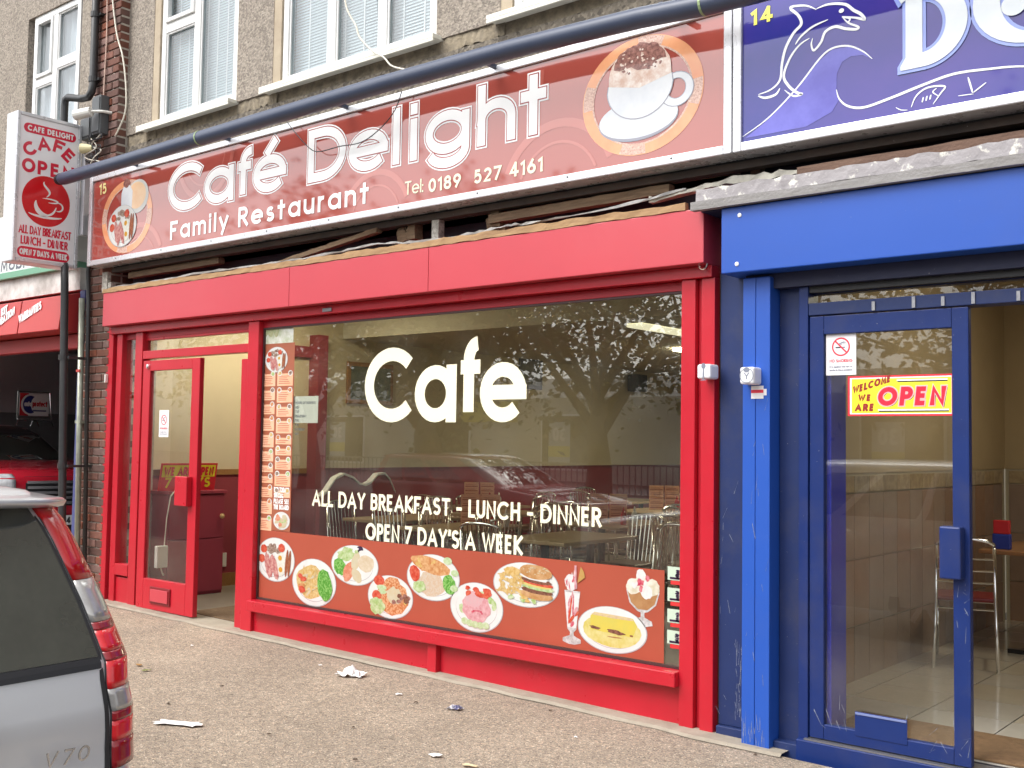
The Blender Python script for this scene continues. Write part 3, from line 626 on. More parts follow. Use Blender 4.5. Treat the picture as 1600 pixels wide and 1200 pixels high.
LX = [(-8.117, -7.621), (-7.597, -7.195), (-7.155, -6.956), (-6.949, -6.537), (-6.286, -5.865), (-5.839, -5.428), (-5.393, -5.305), (-5.224, -5.138), (-5.073, -4.666), (-4.601, -4.284), (-4.238, -4.045)]
zb = (3.507 + 3.512 + 3.516) / 3; zt_ = (3.880 + 3.900) / 2
for (ch, a, b, c), (xa, xb) in zip(letters, LX):
    H_ = zt_ - zb; wt = H_ * .13; tx = MB()
    for grow, mat, off in ((.052, WPRINT, .001), (.032, LINE, .002), (.018, WPRINT, .003)):
        text(tx, ch, F_, (xb - xa) if ch not in 'li' else wt, H_, wt, mat, off, grow=grow, x0=xa if ch not in 'li' else (xa + xb) / 2 - wt / 2, z0=zb)
    tx.obj('letter', sign)
tx = MB(); zb = 3.223; H_ = 3.415 - (3.261)
text(tx, 'Family Restaurant', F_, -5.614 - (-8.078), H_ * 1.03, H_ * .19, WPRINT, .002, x0=-8.078, z0=(3.261 + 3.279) / 2, track=H_ * .14)
tx.obj('lettering_line', sign); tx = MB()
zb = 3.275; H_ = 3.368 - zb
text(tx, 'Tel:', F_, -5.080 - (-5.257), H_, H_ * .12, CREAM, .002, x0=-5.257, z0=zb)
zb = 3.273; H_ = 3.360 - zb; xs = -5.033; xe = -4.059
text(tx, '0189  527 4161', F_, xe - xs, H_ * 1.05, H_ * .21, CREAM, .002, x0=xs, z0=zb - .01, track=H_ * .13)
tx.obj('lettering_line', sign); tx = MB()
text(tx, '15', F_, -9.124 - (-9.247), .1, .02, M('gold_print', (.8, .66, .3), .4), .002, x0=-9.247, z0=3.815)
tx.obj('number_lettering', sign)
# printed pictures: cappuccino in a terracotta ring, and a breakfast plate in another
TERRA = M('terracotta_print', (.72, .27, .13), .2, col2=(.8, .42, .22), ns=5, coat=.4)
RELIEF = M('relief_print', (.42, .2, .15), .3, col2=(.8, .6, .5), ns=90, amt=.4, coat=.3)
CUPW = M('cup_print', (.74, .76, .78), .25, col2=(.6, .63, .68), ns=3.2, amt=.3, coat=.3)
CUPS = M('cup_edge_print', (.3, .3, .36), .3, coat=.3)
FOAM = M('foam_print', (.86, .8, .74), .3, col2=(.62, .4, .3), ns=22, amt=.35, coat=.4)
CHOC = M('cocoa_print', (.1, .025, .02), .3, col2=(.42, .2, .16), ns=48, amt=.35, coat=.4)
def ring_motif(mb, cx, cz, rx, rz, off):
    mb.ring(ell(cx, cz, rx, rz, 56), ell(cx, cz, rx * .83, rz * .83, 56), F_, off, TERRA)
    mb.ring(ell(cx, cz, rx * .83, rz * .83, 56), ell(cx, cz, rx * .8, rz * .8, 56), F_, off, RELIEF)
    for a0 in (80, 172, 262, 352):
        n = 8; q = [R(a0 - 13 + 26 * k / n) for k in range(n + 1)]
        mb.flat([(cx + rx * .985 * math.cos(t), cz + rz * .985 * math.sin(t)) for t in q] + [(cx + rx * .83 * math.cos(t), cz + rz * .83 * math.sin(t)) for t in q[::-1]], F_, off + .0004, RELIEF)
xa, xb, zc = -3.764, -2.945, 3.598
mb = MB(); cx = (xa + xb) / 2; rr = (xb - xa) / 2; rz = .345
ring_motif(mb, cx, zc, rr, rz, .001)
mb.flat(ell(cx - .02, zc - .135, rr * .66, .125, 36), F_, .002, CUPS); mb.flat(ell(cx - .02, zc - .128, rr * .65, .115, 36), F_, .0025, CUPW)
cup = [(cx - rr * .54, zc + .09)] + [(cx - rr * .02 + rr * .54 * math.cos(R(a)) * (1 if math.sin(R(a)) > -.6 else 1), zc + .06 + .19 * math.sin(R(a))) for a in range(185, 356, 10)] + [(cx + rr * .5, zc + .09)]
mb.ring(ell(cx + rr * .58, zc - .01, rr * .275, .1, 24), ell(cx + rr * .58, zc - .005, rr * .14, .056, 24), F_, .0028, CUPS); mb.ring(ell(cx + rr * .58, zc - .01, rr * .26, .095, 24), ell(cx + rr * .58, zc - .005, rr * .15, .06, 24), F_, .003, CUPW)
mb.flat(ell(cx - rr * .02, zc + .09, rr * .52, .055, 30), F_, .0034, CUPW)
mb.flat([(cx - rr * .02 + (u - cx + rr * .02) * 1.03, zc + .06 + (v - zc - .06) * 1.03) for u, v in cup], F_, .0036, CUPS); mb.flat(cup, F_, .0038, CUPW)
mb.flat([(cx - rr * .54, zc + .09)] + [(cx - rr * .02 + rr * .52 * math.cos(R(q)), zc + .1 + .2 * math.sin(R(q)) ** .8 + random.uniform(-.004, .004)) for q in range(172, 7, -8)] + [(cx + rr * .5, zc + .09), (cx - rr * .02, zc + .045)], F_, .0042, FOAM)
mb.flat([(cx - rr * .02 + rr * .44 * math.cos(R(q)), zc + .16 + .145 * max(0, math.sin(R(q))) ** .8 + random.uniform(-.008, .008)) for q in range(174, 5, -7)] + [(cx + rr * u, zc + .17 + random.uniform(-.025, .02)) for u in (.34, .24, .14, .04, -.06, -.16, -.26, -.36)], F_, .0046, CHOC)
for k in range(70):
    q = random.uniform(.1, 3.04); r9 = random.uniform(.3, 1.); mb.flat(ell(cx - rr * .02 + rr * .46 * r9 * math.cos(q), zc + .13 + .165 * r9 * math.sin(q), random.uniform(.005, .014), random.uniform(.004, .009), 6, jit=.3), F_, .005 + k * .000004, random.choice((CHOC, CHOC, FOAM)))
mb.obj('cup_picture', sign)
FOODS = {}
def food(n, c, c2, ns=40, amt=.5, kind='noise'):
    return M('print_' + n, tuple(v * (.74 if min(c) > .7 else .58) for v in c), .5, spec=.15, col2=tuple(v * (.76 if min(c2) > .7 else .66) for v in c2), ns=ns * 1.5, amt=amt * .55, kind=kind)
PLATE = food('plate', (.86, .86, .84), (.78, .77, .74), 6)
RIM = food('rim', (.66, .66, .66), (.56, .56, .58), 8)
EGGW = food('egg_white', (.87, .86, .78), (.82, .8, .7)); YOLK = food('yolk', (.86, .48, .06), (.8, .36, .04))
BACON = food('bacon', (.6, .16, .16), (.8, .45, .4), 26); SAUS = food('sausage', (.36, .1, .05), (.5, .18, .09), 30)
TOM = food('tomato', (.74, .06, .03), (.85, .2, .12), 24); MUSH = food('mushroom', (.25, .13, .1), (.6, .46, .36), 34)
PEAS = food('peas', (.12, .42, .05), (.3, .62, .16), 60, .9, 'voronoi'); PASTA = food('pasta', (.8, .5, .16), (.88, .68, .34), 34)
CHIPS = food('chips', (.82, .48, .12), (.9, .66, .3), 24); LETT = food('lettuce', (.45, .66, .2), (.72, .82, .5), 22)
BEANS = food('beans', (.76, .24, .08), (.88, .48, .26), 70, .9, 'voronoi'); SALMON = food('salmon', (.86, .26, .14), (.9, .42, .28), 30)
POT = food('potato', (.86, .78, .56), (.76, .62, .4), 18); MASH = food('rice', (.88, .74, .58), (.76, .56, .4), 60, .9, 'voronoi')
HAM = food('ham', (.84, .36, .4), (.9, .55, .56), 24); CUC = food('cucumber', (.6, .78, .38), (.74, .86, .58), 30)
CHKN = food('chicken', (.76, .3, .1), (.9, .56, .28), 22); MEAT = food('meat', (.2, .08, .05), (.38, .17, .11), 36)
BUN = food('bun', (.68, .34, .12), (.8, .5, .26), 16); CHEESE = food('cheese', (.88, .66, .14), (.9, .74, .3), 12)
OMEL = food('omelette', (.87, .74, .18), (.88, .8, .36), 12); ICE = food('ice_cream', (.87, .8, .58), (.88, .84, .74), 16)
CREAMY = food('whipped_cream', (.88, .87, .84), (.8, .74, .74), 34); BERRY = food('berry', (.72, .03, .1), (.86, .3, .34), 24); OLIVE = food('olive', (.04, .02, .06), (.1, .06, .12))
GLSP = food('glass', (.6, .56, .54), (.74, .72, .72), 30); CARAM = food('caramel', (.66, .36, .16), (.5, .24, .1), 14); WAFER = food('wafer', (.74, .46, .16), (.64, .36, .1), 40)
class Pic:
    """a printed dish: unit square (-1..1) mapped into its place on the poster, painted layer over layer"""
    def __init__(s, mf, x0, x1, z0, z1, off=.0012):
        s.mf, s.cx, s.cz, s.rx, s.rz, s.off, s.mb = mf, (x0 + x1) / 2, (z0 + z1) / 2, abs(x1 - x0) / 2, abs(z1 - z0) / 2, off, MB()
    def pts(s, P, mat):
        s.off += .00011; s.mb.flat([(s.cx + u * s.rx, s.cz + v * s.rz) for u, v in P], s.mf, s.off, mat); return s
    def e(s, u, v, a, b, mat, rot=0, jit=.0, n=20): return s.pts(ell(u, v, a, b, n, jit=jit, rot=R(rot)), mat)
    def plate(s): return s.e(0, 0, 1, 1, RIM, n=40).e(0, .01, .97, .97, PLATE, n=40).e(0, -.02, .78, .78, RIM, n=36).e(0, 0, .77, .77, PLATE, n=36)
    def scatter(s, n, u, v, a, b, ra, rb, mats, jit=.2):
        for k in range(n):
            t, q = random.uniform(0, 6.283), math.sqrt(random.random()); s.e(u + a * q * math.cos(t), v + b * q * math.sin(t), ra * random.uniform(.7, 1.2), rb * random.uniform(.7, 1.2), random.choice(mats), random.uniform(0, 180), jit, 7)
        return s
def breakfast(p):
    p.plate().scatter(14, 0, .5, .5, .25, .13, .12, [MUSH]).e(-.6, .45, .17, .19, TOM, jit=.05).e(.32, .56, .17, .19, TOM, jit=.05).e(-.7, .0, .17, .19, TOM, jit=.05)
    p.e(.3, -.2, .24, .55, EGGW, jit=.08).e(.26, .1, .1, .12, YOLK).e(.3, -.42, .1, .12, YOLK)
    for k, r in enumerate((8, -6, 14)): p.e(-.38 + k * .2, -.25 - k * .06, .14, .55, BACON, r, .12)
    return p.e(.6, -.1, .07, .62, SAUS, -4).e(.74, -.1, .07, .6, SAUS, -4)
mb = MB(); xa, xb, zc = -9.184, -8.360, 3.560
ring_motif(mb, (xa + xb) / 2, zc, (xb - xa) / 2, .33, .001)
cx, rr = (xa + xb) / 2, (xb - xa) / 2
mb.flat(ell(cx + rr * .42, zc + .16, rr * .42, .15, 30), F_, .0022, PLATE); mb.flat(ell(cx + rr * .38, zc + .17, rr * .36, .12, 26), F_, .0026, M('toast_print', (.8, .5, .28), .3, col2=(.86, .64, .44), ns=12))
mb.flat([(cx - rr * .22, zc + .05), (cx + rr * .2, zc + .05), (cx + rr * .22, zc + .22), (cx + rr * .05, zc + .3), (cx - rr * .1, zc + .3), (cx - rr * .22, zc + .22)], F_, .003, CUPW)
mb.flat(ell(cx - rr * .02, zc + .3, rr * .13, .04, 16, jit=.15), F_, .0034, CHOC)
mb.obj('breakfast_picture', sign)
p = Pic(F_, cx - rr * .72, cx + rr * .42, zc - .27, zc + .11, .004); breakfast(p); p.mb.obj('plate_picture', sign)

# ================================================================ VINYLS AND PAPERS ON THE CAFE WINDOW
WV = .0592
poster = thing('food_poster', 'wide terracotta strip of dish photographs along the foot of the cafe window', 'poster', (-5.1, WV, .35))
PV = M('poster_terracotta', (.4, .085, .05), .45, col2=(.33, .066, .038), ns=1.6, amt=.7, dirt=.03, spec=.25)
px0, px1, pz0, pz1 = -7.045, -3.295, .362, (0.871 + 0.903) / 2
MB().box(px0, px1, WV - .0006, WV, pz0, pz1, PV).obj('backing', poster)
PM = front(WV - .0008)
def dish(x0, x1, z0, z1, f):
    p = Pic(PM, x0, x1, z0, z1); f(p); p.mb.obj('plate_picture', poster)
dish(-7.035, -6.565, 0.498, 0.837, breakfast)
dish(-6.588, -6.086, 0.357, 0.711, lambda p: p.plate().e(-.15, 0, .68, .7, PASTA, jit=.08).scatter(26, -.2, 0, .5, .55, .2, .05, [PASTA, CHIPS, POT]).scatter(5, -.55, -.1, .12, .5, .14, .12, [TOM, CHKN]).e(.5, -.05, .33, .66, PEAS, 8, .06))
dish(-6.147, -5.644, 0.555, 0.843, lambda p: p.plate().e(-.35, .5, .4, .3, LETT, 20, .2).e(-.62, -.15, .26, .42, PEAS, 10, .1).e(-.25, -.35, .22, .5, SALMON, -10, .08).e(.05, .2, .16, .5, POT, -6, .12).e(.1, -.5, .2, .34, POT, 20, .12).e(.48, .15, .34, .42, food('mashed', (.84, .66, .44), (.88, .76, .58), 12), 0, .05).e(.22, .82, .14, .16, OLIVE).scatter(6, .0, .7, .5, .2, .12, .08, [LETT, PLATE]))
dish(-5.748, -5.295, 0.360, 0.660, lambda p: p.plate().e(.1, 0, .7, .8, BEANS, 0, .06).e(.1, .65, .34, .28, BEANS, 0, .1).e(-.5, .7, .24, .24, TOM).e(-.38, .4, .22, .12, CUC).e(-.36, .2, .2, .11, CUC).e(-.6, .0, .2, .24, TOM).e(-.55, -.5, .32, .4, LETT, 20, .15).e(.2, .1, .32, .4, POT, 20, .2).scatter(12, .5, -.1, .35, .35, .12, .1, [MEAT, CHOC, CHEESE]))
dish(-5.361, -4.866, 0.526, 0.838, lambda p: p.plate().e(-.05, -.3, .5, .55, MASH, 0, .1).e(-.1, .52, .78, .34, CHKN, -16, .05).scatter(12, -.1, .5, .6, .2, .2, .06, [CHKN, CHIPS]).e(-.68, .1, .2, .36, TOM, 10, .1).e(-.5, -.45, .24, .26, LETT, 0, .15).e(.62, -.2, .24, .4, PEAS, 10, .08).e(.82, .3, .14, .14, CUC).e(.55, .78, .16, .16, CUC).e(.8, -.35, .14, .14, CUC))
dish(-4.948, -4.487, 0.365, 0.686, lambda p: p.plate().scatter(12, 0, .1, .7, .6, .2, .12, [LETT]).e(0, .0, .52, .62, HAM, 0, .08).e(-.1, .3, .36, .3, food('ham2', (.9, .6, .62), (.86, .48, .5)), 10, .08).scatter(9, 0, .62, .55, .18, .13, .13, [TOM]).e(.05, -.2, .22, .1, BERRY, 0, .1).e(.05, -.24, .16, .08, HAM).e(-.42, -.6, .13, .14, CUC).e(-.22, -.66, .13, .14, CUC).e(-.02, -.69, .13, .14, CUC).e(.18, -.7, .13, .14, CUC).e(.38, -.68, .13, .14, CUC))
def burger(p):
    p.plate().scatter(28, -.45, -.05, .42, .5, .24, .055, [CHIPS, PASTA]).e(-.4, .55, .26, .2, CHIPS, 0, .1).scatter(7, -.1, -.55, .4, .14, .16, .08, [CHIPS, LETT])
    return p.e(.36, -.38, .48, .22, BUN, -8, .03).e(.36, -.2, .47, .14, MEAT, -8, .06).e(.4, -.08, .48, .1, LETT, -8, .1).e(.36, .03, .44, .09, CHEESE, -8, .06).e(.4, .12, .46, .1, TOM, -10, .05).e(.34, .24, .46, .13, MEAT, -8, .05).e(.3, .36, .42, .12, PLATE, -12, .12).e(.32, .62, .5, .32, BUN, -8, .03).scatter(22, .32, .7, .38, .18, .035, .02, [POT])
dish(-4.576, -4.045, 0.570, 0.849, burger)
def sundae(p):
    p.pts([(-.75, .35), (.75, .35), (.42, -.62), (.16, -.7), (.2, -.78), (.85, -.86), (.85, -.95), (.3, -1), (-.3, -1), (-.85, -.95), (-.85, -.86), (-.2, -.78), (-.16, -.7), (-.42, -.62)], GLSP)
    p.pts([(-.68, .3), (.68, .3), (.38, -.58), (-.38, -.58)], CREAMY).scatter(16, 0, -.12, .4, .4, .26, .08, [BERRY, CREAMY, TOM, HAM]).e(-.1, .55, .6, .2, CREAMY, 0, .15).scatter(10, -.1, .58, .45, .18, .14, .045, [BERRY, CREAMY])
    return p.pts([(.22, .4), (.42, .4), (.4, 1), (.2, 1)], HAM).pts([(.5, .55), (1.2, .72), (1.1, .86), (.8, .98)], WAFER)
dish(-4.023, -3.864, 0.388, 0.864, sundae)
def coupe(p):
    p.pts([(-.9, .25), (.9, .25), (.72, -.2), (.3, -.46), (.1, -.5), (.1, -.66), (.5, -.78), (.55, -.92), (.1, -1), (-.1, -1), (-.55, -.92), (-.5, -.78), (-.1, -.66), (-.1, -.5), (-.3, -.46), (-.72, -.2)], GLSP)
    return p.pts([(-.82, .2), (.82, .2), (.64, -.18), (.25, -.4), (-.25, -.4), (-.64, -.18)], CARAM).e(-.5, .38, .4, .28, ICE, 0, .08).e(.5, .4, .4, .3, ICE, 0, .08).e(0, .55, .42, .3, ICE, 0, .06).e(.2, .22, .32, .24, CREAMY, 0, .08).e(-.1, .8, .26, .2, CREAMY, 0, .1).scatter(5, 0, .5, .6, .25, .1, .14, [BERRY]).scatter(6, 0, .55, .7, .3, .12, .08, [CREAMY])
dish(-3.565, -3.313, 0.551, 0.880, coupe)
dish(-3.900, -3.405, 0.373, 0.645, lambda p: p.plate().e(0, -.05, .84, .7, OMEL, 0, .03).pts([(-.62, .5), (-.5, .66), (.6, .6), (.72, .3), (.6, -.2), (-.62, -.1)], food('omelette_fold', (.89, .77, .16), (.86, .7, .12), 9)).pts([(-.6, .56), (-.5, .68), (.55, .62), (.64, .5), (0, .5)], food('omelette_edge', (.84, .6, .4), (.86, .7, .36))).e(-.48, .0, .16, .07, MEAT, -10, .2).e(.12, -.08, .26, .09, MEAT, -8, .2).e(.56, -.14, .05, .04, MEAT).e(.1, -.3, .2, .03, CARAM, 0, .2))
# tall menu down the edge of the glass
menu = thing('menu_poster', 'tall narrow menu with orange price cards stuck beside the mullion of the cafe window', 'menu', (-6.85, WV, 1.0))
mx0, mx1 = -7.062, -6.633; mz0, mz1 = pz1 + .003, 2.513
MB().box(mx0, mx1, WV - .0006, WV, mz0, 2.350, M('menu_brown', (.34, .1, .05), .45)).box(mx0 + .04, mx1 - .02, WV - .0006, WV, 2.350 + .001, mz1, M('menu_head', (.72, .73, .68), .45, col2=(.42, .47, .3), ns=14, amt=.3)).obj('backing', menu)
CARD = M('menu_card', (.8, .38, .22), .45, col2=(.84, .5, .34), ns=4); SCRIPT = M('menu_ink', (.4, .12, .07), .6)
zt = 2.133; hw = (mx1 - mx0) / 2; nrow = 11
cd_, ck, dots = MB(), MB(), MB()
for c in range(2):
    z = zt; k = 0
    while z > mz0 + (.32 if c else .05):
        h = random.choice((.085, .11, .13)); x0 = mx0 + .012 + c * hw
        MB().flat(rect(x0, x0 + hw - .024, z - h + .012, z - .022), PM, .0008, CARD).obj('price_card', menu)
        for q in range(int((h - .05) / .014)): ck.flat(rect(x0 + .02, x0 + hw - .05 - random.uniform(0, .05), z - .045 - q * .014, z - .04 - q * .014), PM, .0012, SCRIPT)
        for u in (.03, hw - .055): dots.flat(ell(x0 + u, z - .02, .028, .022, 14), PM, .0014, PLATE); dots.flat(ell(x0 + u, z - .02, .02, .015, 10, jit=.2), PM, .0018, random.choice([PASTA, MUSH, CHIPS, LETT, BEANS]))
        z -= h
ck.obj('price_lines', menu); dots.obj('dish_dots', menu)
p = Pic(PM, -6.992, -6.713, 2.122, 2.324); breakfast(p); p.mb.obj('plate_picture', menu)
p = Pic(PM, mx0 + hw + .01, mx1 - .003, mz0 + .01, mz0 + .15); p.plate().scatter(14, 0, 0, .6, .6, .35, .25, [LETT, SALMON, POT]); p.mb.obj('plate_picture', menu)
tx = MB()
for k, t in enumerate(('FOR TODAYS', 'SPECIAL', 'PLEASE SEE', 'THE BOARD')): text(tx, t, PM, (hw - .03) * (.62 if k == 1 else 1), .038, .008, WPRINT, .0012, x0=mx0 + hw + .01, z0=mz0 + .3 - k * .045)
for k in range(3): tx.flat(ell(mx0 + .06 + k * .07, mz1 - .06, .035, .05, 14, jit=.1), PM, .0012, food('head', (.8, .8, .5), (.5, .6, .3), 30))
tx.obj('lettering', menu)
sh = thing('opening_hours_sheet', 'white sheet of opening hours stuck inside the cafe window beside the tall menu', 'notice', (-6.5, .072, 1.6))
hx0, hx1, hz0, hz1 = -6.650, -6.356, 1.726, 1.931
MB().box(hx0, hx1, .0712, .0722, hz0, hz1, M('paper', (.82, .84, .85), .7)).obj('paper', sh)
tx = MB(); HM = front(.0708)
for k, t in enumerate(('HOURS OF BUSINESS', 'MON', 'TUE', 'WEDNESDAY', 'THU', 'FRI', 'SATURDAY', 'SUN')): text(tx, t, HM, (hx1 - hx0) * (.8 if k == 0 else .05 * len(t)), .02, .004, M('grey_ink', (.2, .22, .28), .6), .0003, x0=hx0 + (hx1 - hx0) * .1, z0=hz1 - .06 - k * .034)
tx.obj('lettering', sh)
for k, (ya, yb) in enumerate(((891, 914), (923, 946), (956, 980), (989, 1013))):
    sb = MB(); za, zb = (0.456 + (3 - k) * .119, 0.456 + (3 - k) * .119 + .1); x0, x1 = -3.274, -3.166
    sb.box(x0, x1, WV - .0006, WV, za + .024, zb, M('pale_sticker', (.5, .62, .5), .5)).box(x0 + .02, x1, WV - .0006, WV, za, za + .022, M('red_sticker', (.6, .03, .03), .5))
    for q in range(5): sb.flat(ell((x0 + x1) / 2 + .012, zb - .02 - q * .01, .014, .006, 7, jit=.4), PM, .001, OLIVE)
    sb.flat(rect(x0 + .015, x1 - .01, za + .03, za + .042), PM, .001, OLIVE)
    sb.obj('window_sticker', None, ('topmost', 'second', 'third', 'lowest')[k] + ' pale green sticker of the column beside the food strip', 'sticker', 'stickers down the edge of the cafe window')
def no_smoking(nm, label, x0, x1, z0, z1, y):
    t = thing(nm, label, 'sign', ((x0 + x1) / 2, y, z0)); PMn = front(y - .0014); W_ = x1 - x0; H_ = z1 - z0
    MB().box(x0, x1, y - .0012, y, z0, z1, M('sticker_white', (.8, .78, .8), .4)).obj('paper', t)
    b = MB(); cx, cz, r = (x0 + x1) / 2, z0 + H_ * .64, W_ * .3; RD = M('sign_red', (.7, .03, .06), .4)
    b.ring(ell(cx, cz, r, r, 32), ell(cx, cz, r * .84, r * .84, 32), PMn, .0008, RD)
    b.flat(rect(cx - r * .6, cx - r * .05, cz - r * .14, cz - r * .0), PMn, .0004, DARK); b.flat(rect(cx + r * .1, cx + r * .45, cz - r * .14, cz - r * .0), PMn, .0004, M('grey_ink', (.2, .22, .28)))
    for q in range(3):
        l, rr2 = ribbon(A(cx + r * .05 + q * r * .12, cz + r * .25, r * .25, r * .18 + q * r * .05, 200, 20, 8), r * .06, False, False); n = len(l)
        b.add([PMn(v.x, v.y, .0004 + q * .00005) for v in l + rr2], [(k, k + 1, n + k + 1, n + k) for k in range(n - 1)], M('grey_ink'))
    d = r * .66; l, rr2 = ribbon([(cx - d, cz + d), (cx + d, cz - d)], r * .16, False, False); b.add([PMn(v.x, v.y, .001) for v in l + rr2], [(0, 1, 3, 2)], RD)
    b.obj('symbol', t); tx = MB()
    text(tx, 'NO SMOKING', PMn, W_ * .76, H_ * .07, H_ * .014, RD, .0008, x0=x0 + W_ * .12, z0=z0 + H_ * .29)
    for k, s_ in enumerate(('It is against the law to', 'smoke in these premises')): text(tx, s_, PMn, W_ * .76, H_ * .042, H_ * .009, M('grey_ink'), .0008, x0=x0 + W_ * .12, z0=z0 + H_ * (.17 - k * .075))
    tx.obj('lettering', t)
no_smoking('no_smoking_sign', 'small no smoking sticker on the glass of the red sliding door', -8.396, -8.249, 1.602, 1.835, .0175)

# ================================================================ PROJECTING SIGN
PX_ = -9.7
ps = thing('projecting_sign', 'white box sign with a red steaming cup projecting over the pavement', 'shop sign', (-9.82, -.36, 3.17))
y0, y1, z0, z1 = -.715, -.09, 3.175, 4.555
BOXW = M('sign_box_white', (.72, .72, .75), .35, col2=(.66, .66, .69), ns=2, dirt=.08)
MB().box(PX_ - .2, PX_ - .004, y0, y1, z0, z1, BOXW).obj('box', ps, bevel=.01)
mb = MB(); e = .035
for b in ((y0, y0 + e, z0, z1), (y1 - e, y1, z0, z1), (y0 + e, y1 - e, z0, z0 + e), (y0 + e, y1 - e, z1 - e, z1)): mb.box(PX_ - .003, PX_ + .012, b[0] + .002, b[1] - .002, b[2] + .002, b[3] - .002, ALU)
mb.obj('frame', ps, bevel=.004)
MB().box(PX_ - .003, PX_ + .002, y0 + e, y1 - e, z0 + e, z1 - e, M('sign_face_white', (.9, .89, .92), .15, coat=.3)).obj('face', ps)
SM = sideways(PX_ + .002); PINK = M('sign_crimson', (.68, .012, .05), .25, coat=.3); REDD = M('sign_disc_red', (.72, .01, .015), .25, col2=(.6, .008, .015), ns=2, coat=.3)
def pill(mb, u0, u1, v0, v1, mat, off=.001):
    r = (v1 - v0) / 2; mb.flat(A(u1 - r, v0 + r, r, r, -90, 90, 10) + A(u0 + r, v0 + r, r, r, 90, 270, 10), SM, off, mat)
mb = MB(); w_ = y1 - y0
pill(mb, (-0.651,4.402)[0], (-0.147,4.459)[0], (-0.615,4.392)[1] - .02, (-0.615,4.392)[1] + .07, PINK); pill(mb, (-0.669,3.249)[0], (-0.171,3.280)[0], (-0.424,3.243)[1] - .022, (-0.424,3.243)[1] + .078, PINK)
dc = ((-0.414,3.765)[0], (-0.414,3.765)[1]); dr_ = .235
mb.flat(ell(dc[0], dc[1], dr_ * .98, dr_ * 1.0, 48), SM, .001, REDD)
def swash(P, w0, mat, off):
    l, r_ = ribbon(P, w0, False, False); n = len(l); k0 = n - 1
    for i in range(n):
        q = math.sin(math.pi * (i + .3) / (n - .4 + .6)) ** .7; c = (l[i] + r_[i]) / 2; l[i] = c + (l[i] - c) * q; r_[i] = c + (r_[i] - c) * q
    mb.add([SM(v.x, v.y, off) for v in l + r_], [(k, k + 1, n + k + 1, n + k) for k in range(n - 1)], mat)
cx_, cz_ = dc
swash(A(cx_ + .0, cz_ - .03, .1, .1, 165, 285, 14), .045, WPRINT, .002); swash(A(cx_ + .0, cz_ - .01, .1, .12, 255, 345, 12), .02, WPRINT, .0024)
swash(A(cx_ + .02, cz_ + .01, .09, .018, 130, -90, 16), .016, WPRINT, .0028); swash(A(cx_ + .115, cz_ - .035, .045, .04, 120, -110, 12), .016, WPRINT, .0032)
swash(A(cx_ + .0, cz_ - .12, .17, .03, 195, 335, 16), .022, WPRINT, .002)
swash([(cx_ - .0 + .03 * math.sin(t * 5.2), cz_ + .04 + t * .14) for t in [k / 12 for k in range(13)]], .022, WPRINT, .002)
mb.obj('cup_emblem', ps)
def psrow(s_, p0, p1, H, wt, mat):                 # p0, p1: (y, z) of the two lower ends
    lines(ps, SM, [(s_, p0[0], (p0[1] + p1[1]) / 2, p1[0] - p0[0], H, wt)], mat, .002)
psrow('CAFE DELIGHT', (-0.615,4.392), ((-0.171,4.410)[0], (-0.615,4.392)[1]), .052, .012, WPRINT)
psrow('OPEN 7 DAYS A WEEK', ((-0.645,3.235)[0], (-0.424,3.243)[1]), ((-0.195,3.246)[0], (-0.424,3.243)[1]), .056, .013, WPRINT)
psrow('LUNCH - DINNER', (-0.638,3.336), (-0.192,3.343), .078, .0135, PINK)
psrow('ALL DAY BREAKFAST', (-0.660,3.438), (-0.164,3.439), .078, .0125, PINK)
oz_ = ((-0.593,3.999)[1] + (-0.338,4.009)[1]) / 2
for ch, ya_, yb_ in (('O', (-0.655,4.046)[0], (-0.530,4.072)[0]), ('P', (-0.511,4.046)[0], (-0.414,4.066)[0]), ('E', (-0.389,4.053)[0], (-0.290,4.073)[0]), ('N', (-0.271,4.053)[0], (-0.151,4.077)[0])):
    letter(ps, ch, SM, yb_ - ya_, .13, .03, PINK, off=.002, x0=ya_, z0=oz_)
for ch, c3, ang in (('C', (-0.591,4.225), 34), ('A', (-0.460,4.296), 10), ('F', (-0.312,4.299), -12), ('E', (-0.215,4.235), -38)):
    ca, sa = math.cos(R(ang)), math.sin(R(ang))
    mf2 = (lambda c3, ca, sa: lambda u, v, o: SM(c3[0] + u * ca - v * sa, c3[1] + u * sa + v * ca, o))(c3, ca, sa)
    letter(ps, ch, mf2, .125, .125, .03, PINK, off=.002, x0=-.062, z0=-.062)
MB().box(-9.71, -9.64, -.08, .02, 3.5, 4.3, ALU).obj('mounting_channel', ps, bevel=.004)

# ================================================================ BLUE SHOP: SIGN, FRONT
bs = thing('blue_shop_sign', 'glossy blue fascia sign with a leaping dolphin outline and white serif letters', 'shop sign', (-.7, SY, 3.165))
BLS = M('sign_acrylic_blue', (.03, .035, .26), .05, col2=(.07, .045, .29), ns=.9, amt=.3, spec=.6, coat=.12)
bx0, bx1 = -2.762, 3.0
MB().box(bx0 + .02, bx1, SY, .1, sz0 + .01, sz1 + .04, BLS).obj('panel', bs)
mb = MB()
for b in ((bx0, bx0 + ft, sz0, sz1 + .05), (bx0 + ft, bx1, sz0, sz0 + ft), (bx0 + ft, bx1, sz1, sz1 + .05)): mb.box(b[0], b[1], SY - .018, .1, b[2], b[3], ALU)
mb.obj('frame', bs, bevel=.006)
WL = M('sign_white_line', (.86, .88, .92), .25, coat=.4); BLW = M('sign_wave_blue', (.17, .17, .66), .06, col2=(.08, .07, .42), ns=2.2, amt=.35, spec=.6, coat=.12)
mb = MB(); q_ = 0
